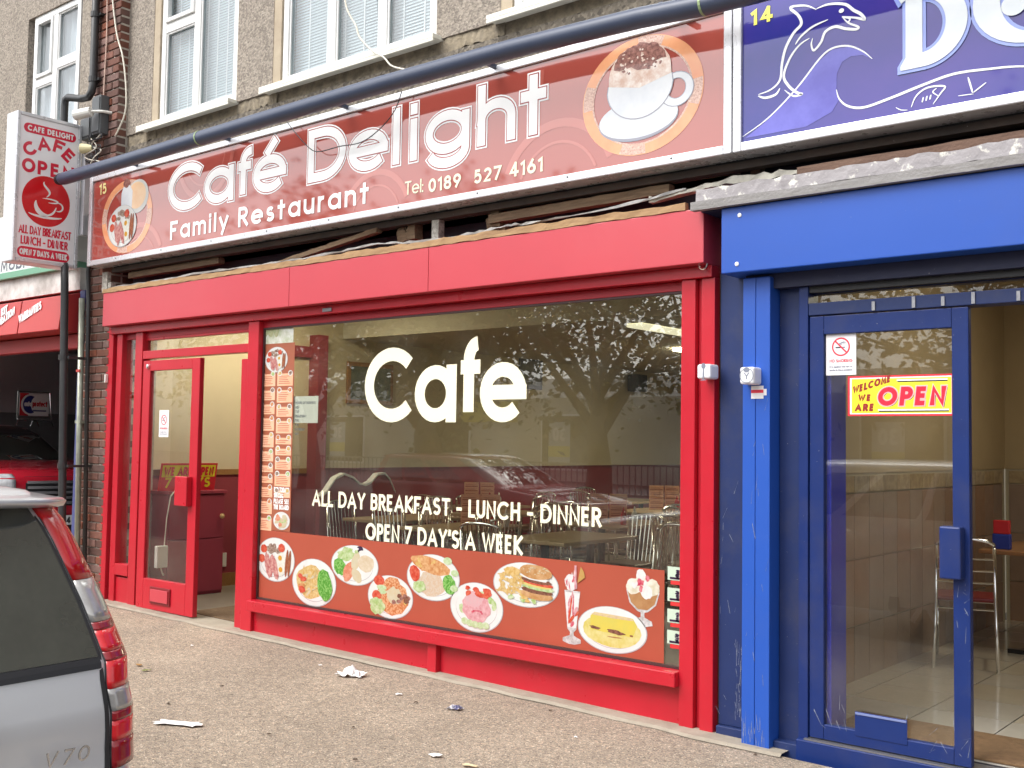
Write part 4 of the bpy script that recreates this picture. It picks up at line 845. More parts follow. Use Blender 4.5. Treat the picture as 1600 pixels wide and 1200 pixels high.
def line(P, w0, mat=None, taper=True, off=.001):
    global q_; w0 *= .72
    Q = []
    for i in range(len(P) - 1):                      # smooth by Catmull-Rom
        p0, p1, p2, p3 = [Vector(P[min(max(i + d, 0), len(P) - 1)]) for d in (-1, 0, 1, 2)]
        for k in range(5):
            t = k / 5; Q.append(.5 * ((2 * p1) + (p2 - p0) * t + (2 * p0 - 5 * p1 + 4 * p2 - p3) * t * t + (3 * p1 - p0 - 3 * p2 + p3) * t ** 3))
    Q.append(Vector(P[-1])); l, r_ = ribbon([tuple(v) for v in Q], w0, False, False); n = len(l)
    if taper:
        for i in range(n):
            q = max(.15, math.sin(math.pi * (i + .5) / n) ** .5); c = (l[i] + r_[i]) / 2; l[i] = c + (l[i] - c) * q; r_[i] = c + (r_[i] - c) * q
    q_ += 1; o = off + (q_ % 6) * .0002
    mb.add([F_(v.x, v.y, o) for v in l + r_], [(k, k + 1, n + k + 1, n + k) for k in range(n - 1)], mat or WL)
line([(-2.295,3.837), (-2.350,3.871), (-2.421,3.885), (-2.435,3.875), (-2.392,3.828), (-2.378,3.780), (-2.420,3.743), (-2.463,3.675), (-2.484,3.595), (-2.495,3.512), (-2.546,3.471), (-2.619,3.458)], .022)
line([(-2.295,3.841), (-2.230,3.848), (-2.145,3.827), (-2.099,3.785), (-2.063,3.757), (-2.044,3.726), (-2.086,3.743), (-2.159,3.767)], .022)
line([(-2.159,3.767), (-2.126,3.727), (-2.076,3.695), (-2.086,3.685), (-2.139,3.700), (-2.196,3.724), (-2.247,3.709), (-2.270,3.661), (-2.308,3.627), (-2.322,3.660), (-2.315,3.692)], .02)
line([(-2.159,3.764), (-2.119,3.748), (-2.126,3.730)], .014)
line([(-2.233,3.769), (-2.315,3.752), (-2.378,3.716), (-2.410,3.680)], .016)
line([(-2.333,3.696), (-2.385,3.674), (-2.438,3.618), (-2.474,3.531), (-2.445,3.468), (-2.399,3.425), (-2.374,3.413), (-2.420,3.412), (-2.470,3.453)], .02)
line([(-2.495,3.468), (-2.520,3.439), (-2.578,3.433), (-2.619,3.451)], .018)
mb.flat(ell(-2.162,3.798, .014, .012, 10), F_, .002, WL)
# curling wave with the little fish under it
mb.flat([(-2.693,3.237), (-2.563,3.314), (-2.402,3.442), (-2.281,3.567), (-2.213,3.609), (-2.129,3.606), (-2.063,3.572), (-2.005,3.517), (-2.054,3.547), (-2.113,3.554), (-2.159,3.535), (-2.186,3.481), (-2.189,3.400), (-2.173,3.348), (-2.213,3.290), (-2.350,3.239)], F_, .0006, BLW)
line([(-2.711,3.247), (-2.563,3.321), (-2.402,3.449), (-2.281,3.574), (-2.213,3.615), (-2.129,3.610), (-2.054,3.567), (-2.005,3.517)], .014)
line([(-2.189,3.400), (-2.173,3.348), (-2.129,3.304), (-2.048,3.282), (-1.920,3.302), (-1.766,3.335), (-1.617,3.360), (-1.460,3.351), (-1.309,3.331), (-1.100,3.269)], .018)
line([(-1.815,3.238), (-1.790,3.290), (-1.736,3.319), (-1.658,3.310), (-1.676,3.280), (-1.712,3.234)], .012)
line([(-1.694,3.308), (-1.712,3.293), (-1.688,3.270)], .008); line([(-1.889,3.252), (-1.864,3.235), (-1.833,3.229)], .006)
for k in range(3): line([(-1.757,3.277), (-1.763,3.253)] if k == 0 else [(-1.739,3.280), (-1.745,3.256)] if k == 1 else [(-1.721,3.282), (-1.727,3.259)], .01)
line([(-1.551,3.331), (-1.531,3.254)], .012); line([(-1.471,3.290), (-1.528,3.254)], .009); line([(-1.597,3.252), (-1.528,3.248)], .006)
mb.obj('dolphin_wave_emblem', bs)
tx = MB(); GOLD = M('gold_print')
text(tx, '14', F_, -2.536 - (-2.665), .085, .02, M('yellow_print', (.85, .8, .12), .4), .002, x0=-2.665, z0=3.837); tx.obj('number_lettering', bs)
mb = MB(); SER = M('sign_serif_white', (.82, .84, .84), .15, col2=(.66, .74, .8), ns=3, coat=.5); SERB = M('sign_serif_blue', (.28, .36, .78), .2, coat=.4)
ax, az = -1.863,3.424; ax1 = -1.549; HD = .4
def big_d(off, gr, mat):
    st0, st1 = ax + .025, ax + .105; zt2 = az + HD
    mb.prism([(ax - gr, az - gr), (st1 + gr, az - gr), (st1 + gr, zt2 + gr), (st0 - gr, zt2 + gr), (st0 - gr, az + .06), (ax - gr, az + .02)], SY - off, SY - off + .006, mat)
    mb.prism([(st0 - .02 - gr, zt2 - .07 - gr), (st0 + .01, zt2 - .05), (st0 + .05, zt2), (st1, zt2), (st1, zt2 + gr), (st0 + .02, zt2 + gr), (st0 - .06 - gr, zt2 - .0)], SY - off - .001, SY - off + .005, mat)
    rx_o, rx_i = ax1 - st1 + gr, ax1 - st1 - .1 - gr
    o = [(st1 + rx_o * math.cos(R(a)), az + HD / 2 + (HD / 2 + gr) * math.sin(R(a))) for a in range(-90, 91, 6)]; i = [(st1 + rx_i * math.cos(R(a)), az + HD / 2 + (HD / 2 - .07 - gr) * math.sin(R(a))) for a in range(-90, 91, 6)]
    n = len(o); mb.add([F_(u, v, off - .002) for u, v in o + i], [(k, k + 1, n + k + 1, n + k) for k in range(n - 1)], mat)
    ox = -1.526; rx2 = .27
    oo = ell(ox + rx2, az + HD / 2 + .03, rx2 + gr, HD / 2 + .02 + gr, 40); ii = ell(ox + rx2, az + HD / 2 + .03, rx2 - .12 - gr, HD / 2 - .03 - gr, 40); mb.ring(oo, ii, F_, off - .002, mat)
big_d(.006, .016, SERB); big_d(.01, 0, SER)
mb.flat(ell(-1.347,3.623, .055, .05, 18), F_, .008, SER)
mb.obj('serif_letters', bs)

bf = thing('blue_shopfront', 'blue painted shopfront with a box canopy and an open glazed door', 'shopfront', (-1.5, 0, .03))
MB().box(-2.83, 1.6, -.15, .12, 2.52, 2.874, BLUE).obj('canopy_box', bf, bevel=.006)
for x, z in ((-2.72, 2.825), (-2.735, 2.565)):
    mb = MB(); mb.lathe([(.012, 0), (.012, .002), (.007, .005)], (0, 0, 0), WPRINT, 10); mb.v = [(x + a, -.151 - c, z + b) for a, b, c in mb.v]; mb.obj('canopy_screw', bf)
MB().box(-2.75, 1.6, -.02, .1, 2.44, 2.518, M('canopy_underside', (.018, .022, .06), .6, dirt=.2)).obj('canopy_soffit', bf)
MB().box(-2.935, -2.748, .04, .14, zg(-2.8) + .06, 2.56, NAVY).box(-2.952, -2.937, .06, .14, zg(-2.8), 2.56, M('shadow_gap_board', (.06, .055, .04), .8)).obj('side_panel', bf, bevel=.003)
MB().box(-2.935, -2.755, .01, .14, zg(-2.8) - .03, zg(-2.8) + .058, NAVY).obj('skirting', bf, bevel=.004)
mb = MB(); mb.box(-2.746, -2.672, -.06, .1, zg(-2.7) - .03, 2.5, BLUE).box(-2.67, -2.588, -.06, .1, zg(-2.7) - .03, 2.5, BLUE); mb.obj('pilaster', bf, bevel=.004)
MB().box(-2.586, -2.462, .05, .14, zg(-2.5), 2.5, NAVY).obj('side_panel', bf, bevel=.003)
MB().box(-2.586, -2.42, -.015, .14, zg(-2.5) - .03, zg(-2.5) + .05, NAVY).obj('skirting', bf, bevel=.004)
MB().box(-2.46, -2.408, .01, .14, zg(-2.4), 2.44, NAVY2).obj('door_frame', bf, bevel=.004)
mb = MB(); mb.box(-2.407, 1.5, .012, .13, 2.285, 2.35, NAVY); mb.box(-2.407, 1.5, .06, .13, 2.40, 2.44, NAVY); mb.obj('door_head', bf, bevel=.004)
for k, x in enumerate((-2.06, -1.86, -1.72, -1.58, -1.38)): MB().box(x - .008, x + .008, .004, .0115, 2.29, 2.335 + .01 * (k % 2), M('bare_metal_patch', (.4, .41, .42), .5, metal=.5, col2=(.2, .2, .24), ns=30)).obj('transom_clip', bf)
MB().box(-2.407, 1.5, .09, .096, 2.352, 2.399, GLASS_D).obj('transom_glass', bf)
MB().box(-2.405, 1.5, .02, .055, 2.405, 2.438, DARK).obj('shutter_slot', bf)
for k in range(12):
    mb = MB(); mb.lathe([(.03, 0), (.03, .004)], (0, 0, 0), M('shutter_end_cream', (.3, .28, .2), .6), 12); mb.v = [(-2.25 + k * .11 + a, .03 - c, 2.44 + b) for a, b, c in mb.v]; mb.obj('shutter_slat_end', bf)
SCR = M('scratched_paint', (.3, .32, .36), .7, col2=(.12, .14, .22), ns=60, amt=.3); rs = random.Random(2)
def scratches(n, x0, x1, z0, z1, y, nm, dx=.01):
    mb = MB(); fm = front(y)
    for k in range(n):
        xx, zz = rs.uniform(x0, x1), rs.uniform(z0, z1); ln = rs.uniform(.01, .09); sl = rs.uniform(-dx, dx); t_ = rs.uniform(.001, .0025)
        mb.flat([(xx, zz), (xx + t_, zz), (xx + sl + t_ * .6, zz + ln), (xx + sl, zz + ln * .9)], fm, .0006 + k * .00002, SCR)
    mb.obj(nm, bf, kind='stuff')
scratches(34, -2.835, -2.795, .12, .52, .04, 'paint_scratches', .008); scratches(16, -2.93, -2.76, .1, 1.4, .04, 'paint_scratches', .03); scratches(26, -2.735, -2.6, .03, .14, -.06, 'paint_scratches', .01); scratches(14, -2.735, -2.6, .2, 1.9, -.06, 'paint_scratches', .02); scratches(22, -2.4, -1.62, .15, .3, .02, 'paint_scratches', .04); scratches(12, -1.68, -1.61, .5, 1.2, .02, 'paint_scratches', .03)
bd0, bd1, bz0, bz1 = -2.404, -1.607, 0.124, 2.28
mb = MB(); yb0, yb1 = .02, .065
gx0, gx1, gz0, gz1 = -2.327, -1.685, 0.200, 2.184
mb.box(bd0, gx0, yb0, yb1, bz0, bz1, NAVY2).box(gx1, bd1, yb0, yb1, bz0, bz1, NAVY2).box(gx0, gx1, yb0, yb1, gz1, bz1, NAVY2).box(gx0, gx1, yb0, yb1, bz0, gz0, NAVY2)
d2 = mb.obj('door', bf, bevel=.004)
MB().box(gx0, gx1, .038, .044, gz0, gz1, GLASS_D).obj('glass', d2)
hx0, hx1 = -1.727, -1.628
MB().box(hx0, hx1, -.05, .018, 0.994, 1.239, NAVY2).obj('handle', d2, bevel=.008)
MB().box(-2.163, -1.903, .0165, .0196, bz0 + .05, bz0 + .17, NAVY2).box(-2.160, -1.906, .013, .0193, bz0 + .155, bz0 + .166, M('worn_blue_edge', (.16, .2, .4), .5)).obj('letter_plate', d2, bevel=.003)
MB().box(-2.46, 1.5, -.02, .14, zg(-1.5) - .04, bz0 - .012, NAVY2).obj('threshold', bf, bevel=.005)
MB().box(-2.42, 1.5, -.012, .14, bz0 - .011, bz0 - .004, M('worn_steel')).obj('threshold_plate', bf)
MB().box(-.45, -.37, .01, .14, zg(-.4), 2.44, NAVY2).box(-.37, 1.5, .03, .14, zg(0), .5, NAVY2).box(1.42, 1.6, -.06, .14, zg(1), 2.52, BLUE).obj('far_frame', bf, bevel=.004)
MB().box(-.37, 1.42, .05, .056, .5, 2.28, GLASS).obj('far_glass', bf)
MB().box(-2.34, -2.308, .07, .262, bz0, 2.3, M('inner_blue_panel', (.015, .03, .45), .35, dirt=.05)).obj('inner_jamb', bf, bevel=.003)
no_smoking('no_smoking_sign', 'larger no smoking notice at the top of the blue door glass', -2.321, -2.161, 1.972, 2.199, .0375)
op = thing('open_sign', 'yellow and red open sign on the blue door glass', 'sign', (-1.95, .036, 1.8))
ox0, ox1, oz0, oz1 = -2.204, -1.682, 1.762, 1.964; oy = .0365; OM = front(oy - .003)
W_, H_ = ox1 - ox0, oz1 - oz0
MB().box(ox0, ox1, oy - .003, oy, oz0, oz1, M('open_red', (.72, .03, .05), .35)).obj('board', op)
mb = MB(); mb.flat(rect(ox0 + W_ * .022, ox1 - W_ * .015, oz0 + H_ * .045, oz1 - H_ * .045), OM, .0005, WPRINT); mb.flat(rect(ox0 + W_ * .04, ox1 - W_ * .018, oz0 + H_ * .07, oz1 - H_ * .075), OM, .001, M('open_yellow', (.86, .78, .04), .35))
for a, b, c, d in ((.48, .95, .855, .89), (.3, .96, .13, .165)): mb.flat(rect(ox0 + W_ * a, ox0 + W_ * b, oz0 + H_ * c, oz0 + H_ * d), OM, .002, WPRINT); mb.flat(rect(ox0 + W_ * a + .004, ox0 + W_ * b, oz0 + H_ * (c - .03), oz0 + H_ * (c - .002)), OM, .0016, DARK)
mb.obj('printed_ground', op)
tx = MB(); ORD = M('open_letter_red', (.72, .02, .05), .35); ODK = M('open_letter_dark', (.3, .02, .02), .4)
def shear(mf, ox, oz, k, sl): return lambda u, v, o: mf(ox + u + v * k, oz + v + u * sl, o)
for o, m_, gr, s_ in ((.0014, M('open_shadow', (.04, .07, .12)), 0, .006), (.002, M('open_pink', (.86, .45, .45)), .012, 0), (.0026, ORD, 0, 0)):
    text(tx, 'OPEN', shear(OM, ox0 + W_ * .29 + s_, oz0 + H_ * .25 - s_, .12, .0), W_ * .63, H_ * .46, H_ * .115, m_, o, grow=gr)
text(tx, 'WELCOME', shear(OM, ox0 + W_ * .05, oz0 + H_ * .55, .1, .3), W_ * .37, H_ * .19, H_ * .05, ODK, .002)
text(tx, 'WE', shear(OM, ox0 + W_ * .1, oz0 + H_ * .37, .12, 0), W_ * .13, H_ * .17, H_ * .05, ODK, .002); text(tx, 'ARE', shear(OM, ox0 + W_ * .07, oz0 + H_ * .12, .12, 0), W_ * .19, H_ * .19, H_ * .055, ODK, .002)
tx.obj('lettering', op)
rough_bar('grey_board', 'narrow grey weathered board nailed along the top of the blue canopy', [(-3.0, 2.878), (1.2, 2.878)], 0, .045, GREYB, cat='board', y=-.185, d=.05, jit=.003, n=40)
rough_bar('peeling_board', 'board with peeling white paint above the blue canopy', [(-2.975, 2.925), (1.2, 2.93)], 0, .068, PEEL, cat='board', y=-.17, d=.05, jit=.007, n=80)
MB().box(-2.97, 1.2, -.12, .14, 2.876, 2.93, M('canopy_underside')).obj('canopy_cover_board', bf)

rough_bar('crumpled_sheet', 'crumpled pale sheet rising from the red fascia to the brown batten below the blue sign', [(-3.35, 2.99), (-2.9, 3.03), (-2.4, 3.02)], 0, .03, M('pale_sheet', (.6, .58, .5), .7, col2=(.3, .28, .24), ns=10), cat='sheet', y=-.06, d=.05, jit=.012)
# ================================================================ TROUGH LIGHT, PIPES, BOXES, CABLES
ty = -.39
tr = thing('sign_trough_light', 'long blue black tube held out on arms above the shop signs', 'sign light', (-5.6, ty, 3.95))
TP = [(-9.490,3.950), (-9.432,3.947), (-7.968,3.955), (-6.600,3.968), (-5.223,3.976), (-4.114,3.967), (-3.203,3.935), (-2.806,3.907), (-2.512,3.899)]
TP = [(x, ty, z) for x, z in TP] + [(1.2, ty, TP[-1][1])]
mb = MB(); mb.tube(TP, [.05] + [.057] * (len(TP) - 1), PIPE, 18); mb.obj('tube', tr, smooth=True)
mb = MB(); mb.tube([(TP[0][0] - .045, ty, TP[0][2]), (TP[0][0] + .01, ty, TP[0][2])], [.046, .054], DARK, 18); mb.obj('end_cap', tr)
for x, z in ((-7.318,3.963), (-2.813,3.909)):
    mb = MB(); mb.tube([(x, ty, z), (x + .014, ty, z)], .0595, M('green_tape', (.3, .4, .2), .5), 18); mb.obj('tape_band', tr)
for x in (-8.6, -7.25, -5.85, -4.45, -3.1, -1.4):
    mb = MB(); mb.bar((x, ty + .04, 4.0), (x, -.05, 3.99), .025, .025, PIPE); mb.obj('arm', tr)
BLKP = M('black_drainpipe', (.02, .022, .025), .4, col2=(.04, .04, .04), ns=6, dirt=.15)
t = thing('drainpipe', 'black drainpipe running down beside the bricks and bending out over the white window', 'pipe', (-9.6, -.05, 4.8))
mb = MB(); mb.tube([(-9.615, -.05, 8), (-9.6, -.05, 4.95), (-9.6, -.06, 4.88), (-9.64, -.07, 4.825), (-9.75, -.08, 4.83), (-9.98, -.09, 4.885), (-10.04, -.09, 4.87), (-10.05, -.09, 4.8), (-10.04, -.09, 4.0), (-9.95, -.1, 3.5), (-9.72, -.2, 3.2), (-9.64, -.24, 3.1), (-9.63, -.24, 3.0), (-9.5, -.24, .5), (-9.48, -.24, .1)], .036, BLKP, 10); mb.obj('pipe', t, smooth=True)
for z, x in ((5.6, -9.605), (4.97, -9.6), (2.3, -9.6), (1.3, -9.543)): mb = MB(); yy_ = -.05 if z > 3 else -.24; mb.tube([(x, yy_, z), (x, yy_, z + .05)], .044, BLKP, 12); mb.box(x + .03, x + .08, yy_ + .01, .02, z + .012, z + .034, BLKP); mb.obj('pipe_clip', t)
GALV = M('galvanised_pole', (.5, .52, .42), .4, metal=.4, col2=(.3, .31, .25), ns=9, dirt=.2)
t = thing('metal_conduit', 'pale galvanised conduit standing against the edge of the brick pier', 'conduit', (-9.62, -.05, .3)); mb = MB(); mb.tube([(-9.66, -.05, 2.9), (-9.56, -.05, .1)], .027, GALV, 10); mb.obj('pole', t, smooth=True)
MB().box(-9.67, -9.58, -.07, 0, 1.72, 1.745, GALV).obj('pole_clip', t); MB().box(-9.665, -9.6, -.08, -.07, 2.2, 2.225, M('red_tape', (.5, .05, .04), .5)).obj('tape_band', t)
mb = MB(); mb.tube([(-9.6, -.03, 3.7), (-9.56, -.04, 3.3), (-9.6, -.03, 3.15), (-9.555, -.04, 2.87), (-9.43, -.045, .1)], .02, BLKP, 8); mb.obj('cable_pipe', None, 'thin black pipe against the bricks beside the pale conduit', 'pipe', smooth=True)
BOXG = M('junction_grey', (.07, .078, .085), .5, col2=(.1, .105, .11), ns=5, dirt=.2)
for (xa, xb, za, zb, la) in ((-9.527, -9.377, 4.434, 4.800, 'tall dark grey junction box on the brick pier above the wires'), (-9.726, -9.548, 4.418, 4.631, 'shorter dark grey junction box behind the white spot lamp')):
    t = thing('junction_box', la, 'junction box', ((xa + xb) / 2, -.04, za)); MB().box(xa, xb, -.09, .0, za, zb, BOXG).obj('body', t, bevel=.008); MB().box(xa + .01, xb - .01, -.1, -.09, za + .02, zb - .02, BOXG).obj('lid', t, bevel=.004)
t = thing('security_lamp', 'small white spot lamp beside the junction boxes over the projecting sign', 'lamp', (-9.8, -.15, 4.72)); LW = M('lamp_white', (.76, .75, .7), .4)
lx, lz = -9.474,4.614
mb = MB(); mb.tube([(lx - .09, -.24, lz - .02), (lx + .06, -.16, lz + .01)], [.05, .045], LW, 14); mb.obj('lamp_head', t, smooth=False, bevel=.004); mb = MB(); mb.tube([(lx + .06, -.16, lz + .01), (lx + .12, -.08, lz + .02), (lx + .14, .0, lz + .02)], .014, LW, 8); mb.obj('lamp_arm', t)
lx, lz = -9.612,4.320
mb = MB(); mb.tube([(lx - .03, -.12, lz), (lx + .07, -.06, lz)], [.05, .03], M('lamp_cream', (.78, .72, .42), .4), 14); mb.obj('floodlight', None, 'small cream floodlight below the junction boxes beside the projecting sign', 'lamp', bevel=.004)
def cable(label, pts, r, mat, name='cable', group=None):
    Q = []
    for i in range(len(pts) - 1):
        p0, p1, p2, p3 = [Vector(pts[min(max(i + d, 0), len(pts) - 1)]) for d in (-1, 0, 1, 2)]
        for k in range(6):
            t = k / 6; Q.append(.5 * ((2 * p1) + (p2 - p0) * t + (2 * p0 - 5 * p1 + 4 * p2 - p3) * t * t + (3 * p1 - p0 - 3 * p2 + p3) * t ** 3))
    Q.append(Vector(pts[-1])); m_ = MB(); m_.tube(Q, r, mat, 6); return m_.obj(name, None, label, 'cable', group, smooth=True)
CW = M('cable_white', (.7, .66, .56), .5, dirt=.2); CB = M('cable_black', (.015, .015, .02), .5)
def up(x, z, y=-.02): return (x, y, z)
cable('white cable looping across the middle upstairs window', [up(-6.088,5.084, -.02), up(-6.043,4.829, -.02), up(-5.931,4.656, -.02), up(-5.886,4.559, -.02), up(-5.759,4.435, -.02), up(-5.623,4.348, -.02), up(-5.541,4.270, -.02), up(-5.385,4.205, -.02), up(-5.295,4.149, -.02)], .007, CW)
cable('pale cable snaking down the corner of the brick pier', [up(-9.406,5.978, -.02), up(-9.339,5.651, -.02), up(-9.253,5.354, -.02), up(-9.137,5.115, -.02), up(-9.062,4.798, -.02), up(-9.070,4.572, -.02), up(-9.222,4.388, -.02)], .008, CW)
cable('pale straight cable down the face of the brick pier', [up(-9.464,5.994, -.02), up(-9.438,5.428, -.02), up(-9.447,5.060, -.02), up(-9.457,4.692, -.02), up(-9.449,4.415, -.02)], .007, M('cable_pink', (.6, .42, .34), .5))
cable('thin black wire hanging in a loop across the white letters of the cafe sign', [(-6.478, -.2, 3.992), (-6.369, -.2, 3.885), (-6.217, -.2, 3.753), (-6.100, -.2, 3.701), (-5.876, -.2, 3.702), (-5.640, -.2, 3.695), (-5.447, -.2, 3.762), (-5.311, -.2, 3.862), (-5.247, -.2, 3.983)], .0035, CB)
wires = ('black wire tangled under the tall junction box', 'pale wire looping under the shorter junction box', 'black wire dropping behind the cream floodlight', 'pale wire trailing towards the end of the dark tube', 'black wire curling over the brick pier below the boxes', 'black wire crossing behind the white spot lamp')
for k in range(6):
    rnd = random.Random(k); q = [(-9.62 + rnd.uniform(0, .3), -.05 - rnd.uniform(0, .05), 4.42 - i * .07 + rnd.uniform(-.05, .05)) for i in range(6)]
    cable(wires[k], q, .006, CW if k % 3 == 0 else CB, group='loose wires under the junction boxes')
def white_box(label, pxa, z0, z1, x0, x1, depth, yb, mark):
    t = thing('alarm_box', label, 'alarm box', ((x0 + x1) / 2, yb - depth / 2, z0)); MB().box(x0, x1, yb - depth, yb, z0, z1, M('alarm_white', (.8, .8, .84), .35, dirt=.05)).obj('cover', t, bevel=.012)
    b = MB(); AM = front(yb - depth - .0005); cx, cz = (x0 + x1) / 2, (z0 + z1) / 2
    if mark == 'ring':
        b.ring(ell(cx, cz, .04, .04, 24), ell(cx, cz, .036, .036, 24), AM, .0005, M('grey_ink')); text(b, 'Y', AM, .03, .035, .006, M('grey_ink'), .0006, x0=cx - .015, z0=cz - .02); b.flat(ell(cx, cz + .03, .018, .014, 10), AM, .0009, M('grey_ink'))
    else:
        b.flat(ell(cx, cz + .03, .014, .016, 8), AM, .0005, M('grey_ink')); b.flat(rect(cx - .004, cx + .004, cz - .045, cz + .02), AM, .0007, M('grey_ink')); b.flat(rect(cx - .016, cx + .016, cz - .05, cz - .045), AM, .0009, M('grey_ink'))
    b.obj('printed_mark', t)
white_box('white alarm box on the red end post of the cafe', 0, 1.965, 2.045, -3.005, -2.922, .1, 0.004, 'stem')
white_box('white alarm box on the edge of the blue pilaster', 0, 1.926, 2.017, -2.720, -2.638, .11, -.035, 'ring')
t = thing('alarm_sticker', 'small red and white sticker under the alarm box of the blue pilaster', 'sticker', (-2.72, -.062, 1.85)); sxa, sxb = -2.695, -2.624
mb = MB().box(sxa, sxb, -.062, -.0605, 1.853, 1.921, M('sticker_white')).box(sxb + .001, sxb + .018, -.062, -.0605, 1.870, 1.904, M('sticker_white')).box(sxa, sxb, -.0626, -.062, 1.883, 1.900, M('sign_red')); mb.obj('paper', t)
MB().box(-9.245, -9.225, -.03, -.001, 2.094, 2.170, M('lamp_white')).obj('sensor_box', None, 'tiny white sensor on the edge of the red post beside the bricks', 'sensor', bevel=.003)

# ================================================================ CAFE INTERIOR
FZ = .1
WALLC = M('cafe_cream_wall', (.62, .54, .38), .8, col2=(.58, .5, .35), ns=3, dirt=.04)
MAROON = M('cafe_maroon_wall', (.3, .045, .065), .6, col2=(.27, .04, .055), ns=3)
OAK = M('oak_rail', (.36, .18, .06), .5, col2=(.26, .12, .04), ns=3, kind='wood')
CEILM = M('cafe_ceiling', (.66, .62, .5), .9)
FLM = M('cafe_floor', (.22, .19, .15), .45, col2=(.15, .13, .1), ns=4, dirt=.1)
mb = MB(); mb.box(-9.36, -2.97, .125, 12, -.05, FZ, FLM); mb.obj('floor', kind='structure')
mb = MB(); mb.box(-9.45, -9.35, .2, 12, 1.28, 3.1, WALLC).box(-9.45, -9.35, .2, 12, FZ, 1.28, MAROON).box(-9.35, -9.335, .2, 2.45, 1.23, 1.285, OAK).box(-9.35, -9.335, 2.45, 12, 1.262, 1.285, M('maroon_rail', (.2, .03, .04), .5)).box(-9.35, -9.335, .2, 12, FZ, FZ + .13, OAK)
mb.obj('wall', kind='structure')
mb = MB(); mb.box(-9.45, -2.9, 12, 12.1, 1.28, 3.1, WALLC).box(-9.45, -2.9, 12, 12.1, FZ, 1.28, MAROON); mb.obj('wall', kind='structure')
mb = MB(); mb.box(-2.98, -2.93, .145, 12, FZ, 3.1, WALLC); mb.obj('wall', kind='structure')
mb = MB(); mb.box(-9.45, -2.9, .2, 2.94, 3.1, 3.15, CEILM).box(-9.45, -2.9, 2.94, 12.1, 2.75, 3.15, CEILM); mb.obj('ceiling', kind='structure')
MB().box(-9.35, -9.2, 2.46, 2.6, FZ, 2.75, MAROON).box(-9.35, -9.3, 1.9, 2.46, 2.5, 2.62, MAROON).obj('doorway_post', None, 'maroon painted post and lintel on the cream cafe wall behind the hours sheet', 'post')
MB().box(-9.35, -9.3, .2, .72, 1.29, 3.1, M('cafe_pale_pier', (.68, .6, .44), .8)).obj('wall_pier', None, 'pale plastered pier at the street end of the cream cafe wall', 'pier')
t = thing('fluorescent_lamp', 'lit fluorescent lamp on the cafe ceiling', 'ceiling light', (-5.4, 3.2, 2.7)); LIT = M('lamp_diffuser', (1, .95, .7), .5, emit=.45); LITF = M('lamp_diffuser_bright', (1, .9, .66), .5, emit=14)  # LIT is the lamp in view, LITF the glow of the added ones
MB().box(-5.55, -5.35, 3.0, 4.2, 2.71, 2.75, LW).obj('housing', t); MB().box(-5.54, -5.36, 3.01, 4.19, 2.675, 2.71, LIT).obj('diffuser', t, bevel=.01)
c = copy_tree(t, 'added unseen lamp over the front tables of the cafe, above the window head'); c.location = (-8.3, 1.0, 3.05); c.scale = (1.5, 1.1, 1)  # unseen lamp added to brighten the doorway end of the cafe
for q in c.children:
    if q.name.startswith('diffuser'): q.data = q.data.copy(); q.data.materials[0] = LITF; q.modifiers.clear(); bright = q.data
c2_ = copy_tree(c, 'added unseen lamp over the middle of the cafe behind the ceiling beam'); c2_.location = (-6.4, 6.0, 2.74); c2_.scale = (2.2, 1.3, 1)  # second unseen lamp, put in to lift the deeper cafe room
c = copy_tree(t, 'added unseen lamp on the ceiling of the blue shop above its canopy'); c.location = (-1.3, 2.2, 2.85); c.scale = (1.1, 1, 1)  # unseen lamp added to brighten the blue shop interior
for q in c.children:
    if q.name.startswith('diffuser'): q.data = bright; q.modifiers.clear()
CUPB = M('cupboard_maroon', (.32, .04, .07), .5, col2=(.28, .035, .06), ns=3)
t = thing('cupboard', 'low maroon cupboard with a round knob inside the cafe doorway', 'cupboard', (-9.15, .8, FZ))
MB().box(-9.33, -8.97, .5, 1.125, FZ, 1.06, CUPB).obj('carcass', t, bevel=.004); MB().box(-9.34, -8.94, .48, 1.14, 1.062, 1.095, CUPB).obj('top', t, bevel=.005)
MB().box(-8.968, -8.95, .51, 1.115, .64, 1.05, CUPB).obj('door', t, bevel=.003); MB().box(-8.968, -8.95, .51, 1.115, FZ + .03, .63, CUPB).obj('door', t, bevel=.003)
mb = MB(); mb.lathe([(.008, 0), (.01, .012), (.024, .02), (.024, .034), (.01, .044)], (0, 0, 0), M('beech_knob', (.6, .4, .18), .4), 12); mb.v = [(-8.95 + z, 1.075 + x, .845 + y) for x, y, z in mb.v]; mb.obj('knob', t)
t = thing('open_days_sign', 'yellow and red open days sign standing on the maroon cupboard', 'sign', (-9.0, .7, 1.095))
om = frame_map((-9.02, .42, 1.097), (0, .62, -.0), (.05, 0, .26)); mb = MB()
def plate3(mb, mf, pts, d, mat):
    n = len(pts); mb.add([mf(u, v, 0) for u, v in pts] + [mf(u, v, -d) for u, v in pts], [tuple(range(n)), tuple(range(2 * n - 1, n - 1, -1))] + [(k, k + n, (k + 1) % n + n, (k + 1) % n) for k in range(n)], mat)
plate3(mb, om, rect(0, 1, 0, 1), .006, M('open_red')); mb.flat(rect(.03, .97, .07, .93), om, .001, M('open_yellow')); mb.flat(rect(.03, .97, .07, .5), om, .0016, M('open_red')); mb.obj('board', t)
om2 = frame_map((-9.02, .42, 1.097), (0, 1, 0), (.189, 0, .982)); tx = MB(); text(tx, 'WE ARE OPEN', om2, .54, .085, .02, M('open_red'), .003, x0=.04, z0=.145); text(tx, '7 DAYS', om2, .5, .1, .022, M('open_yellow'), .003, x0=.06, z0=.03); tx.obj('lettering', t)
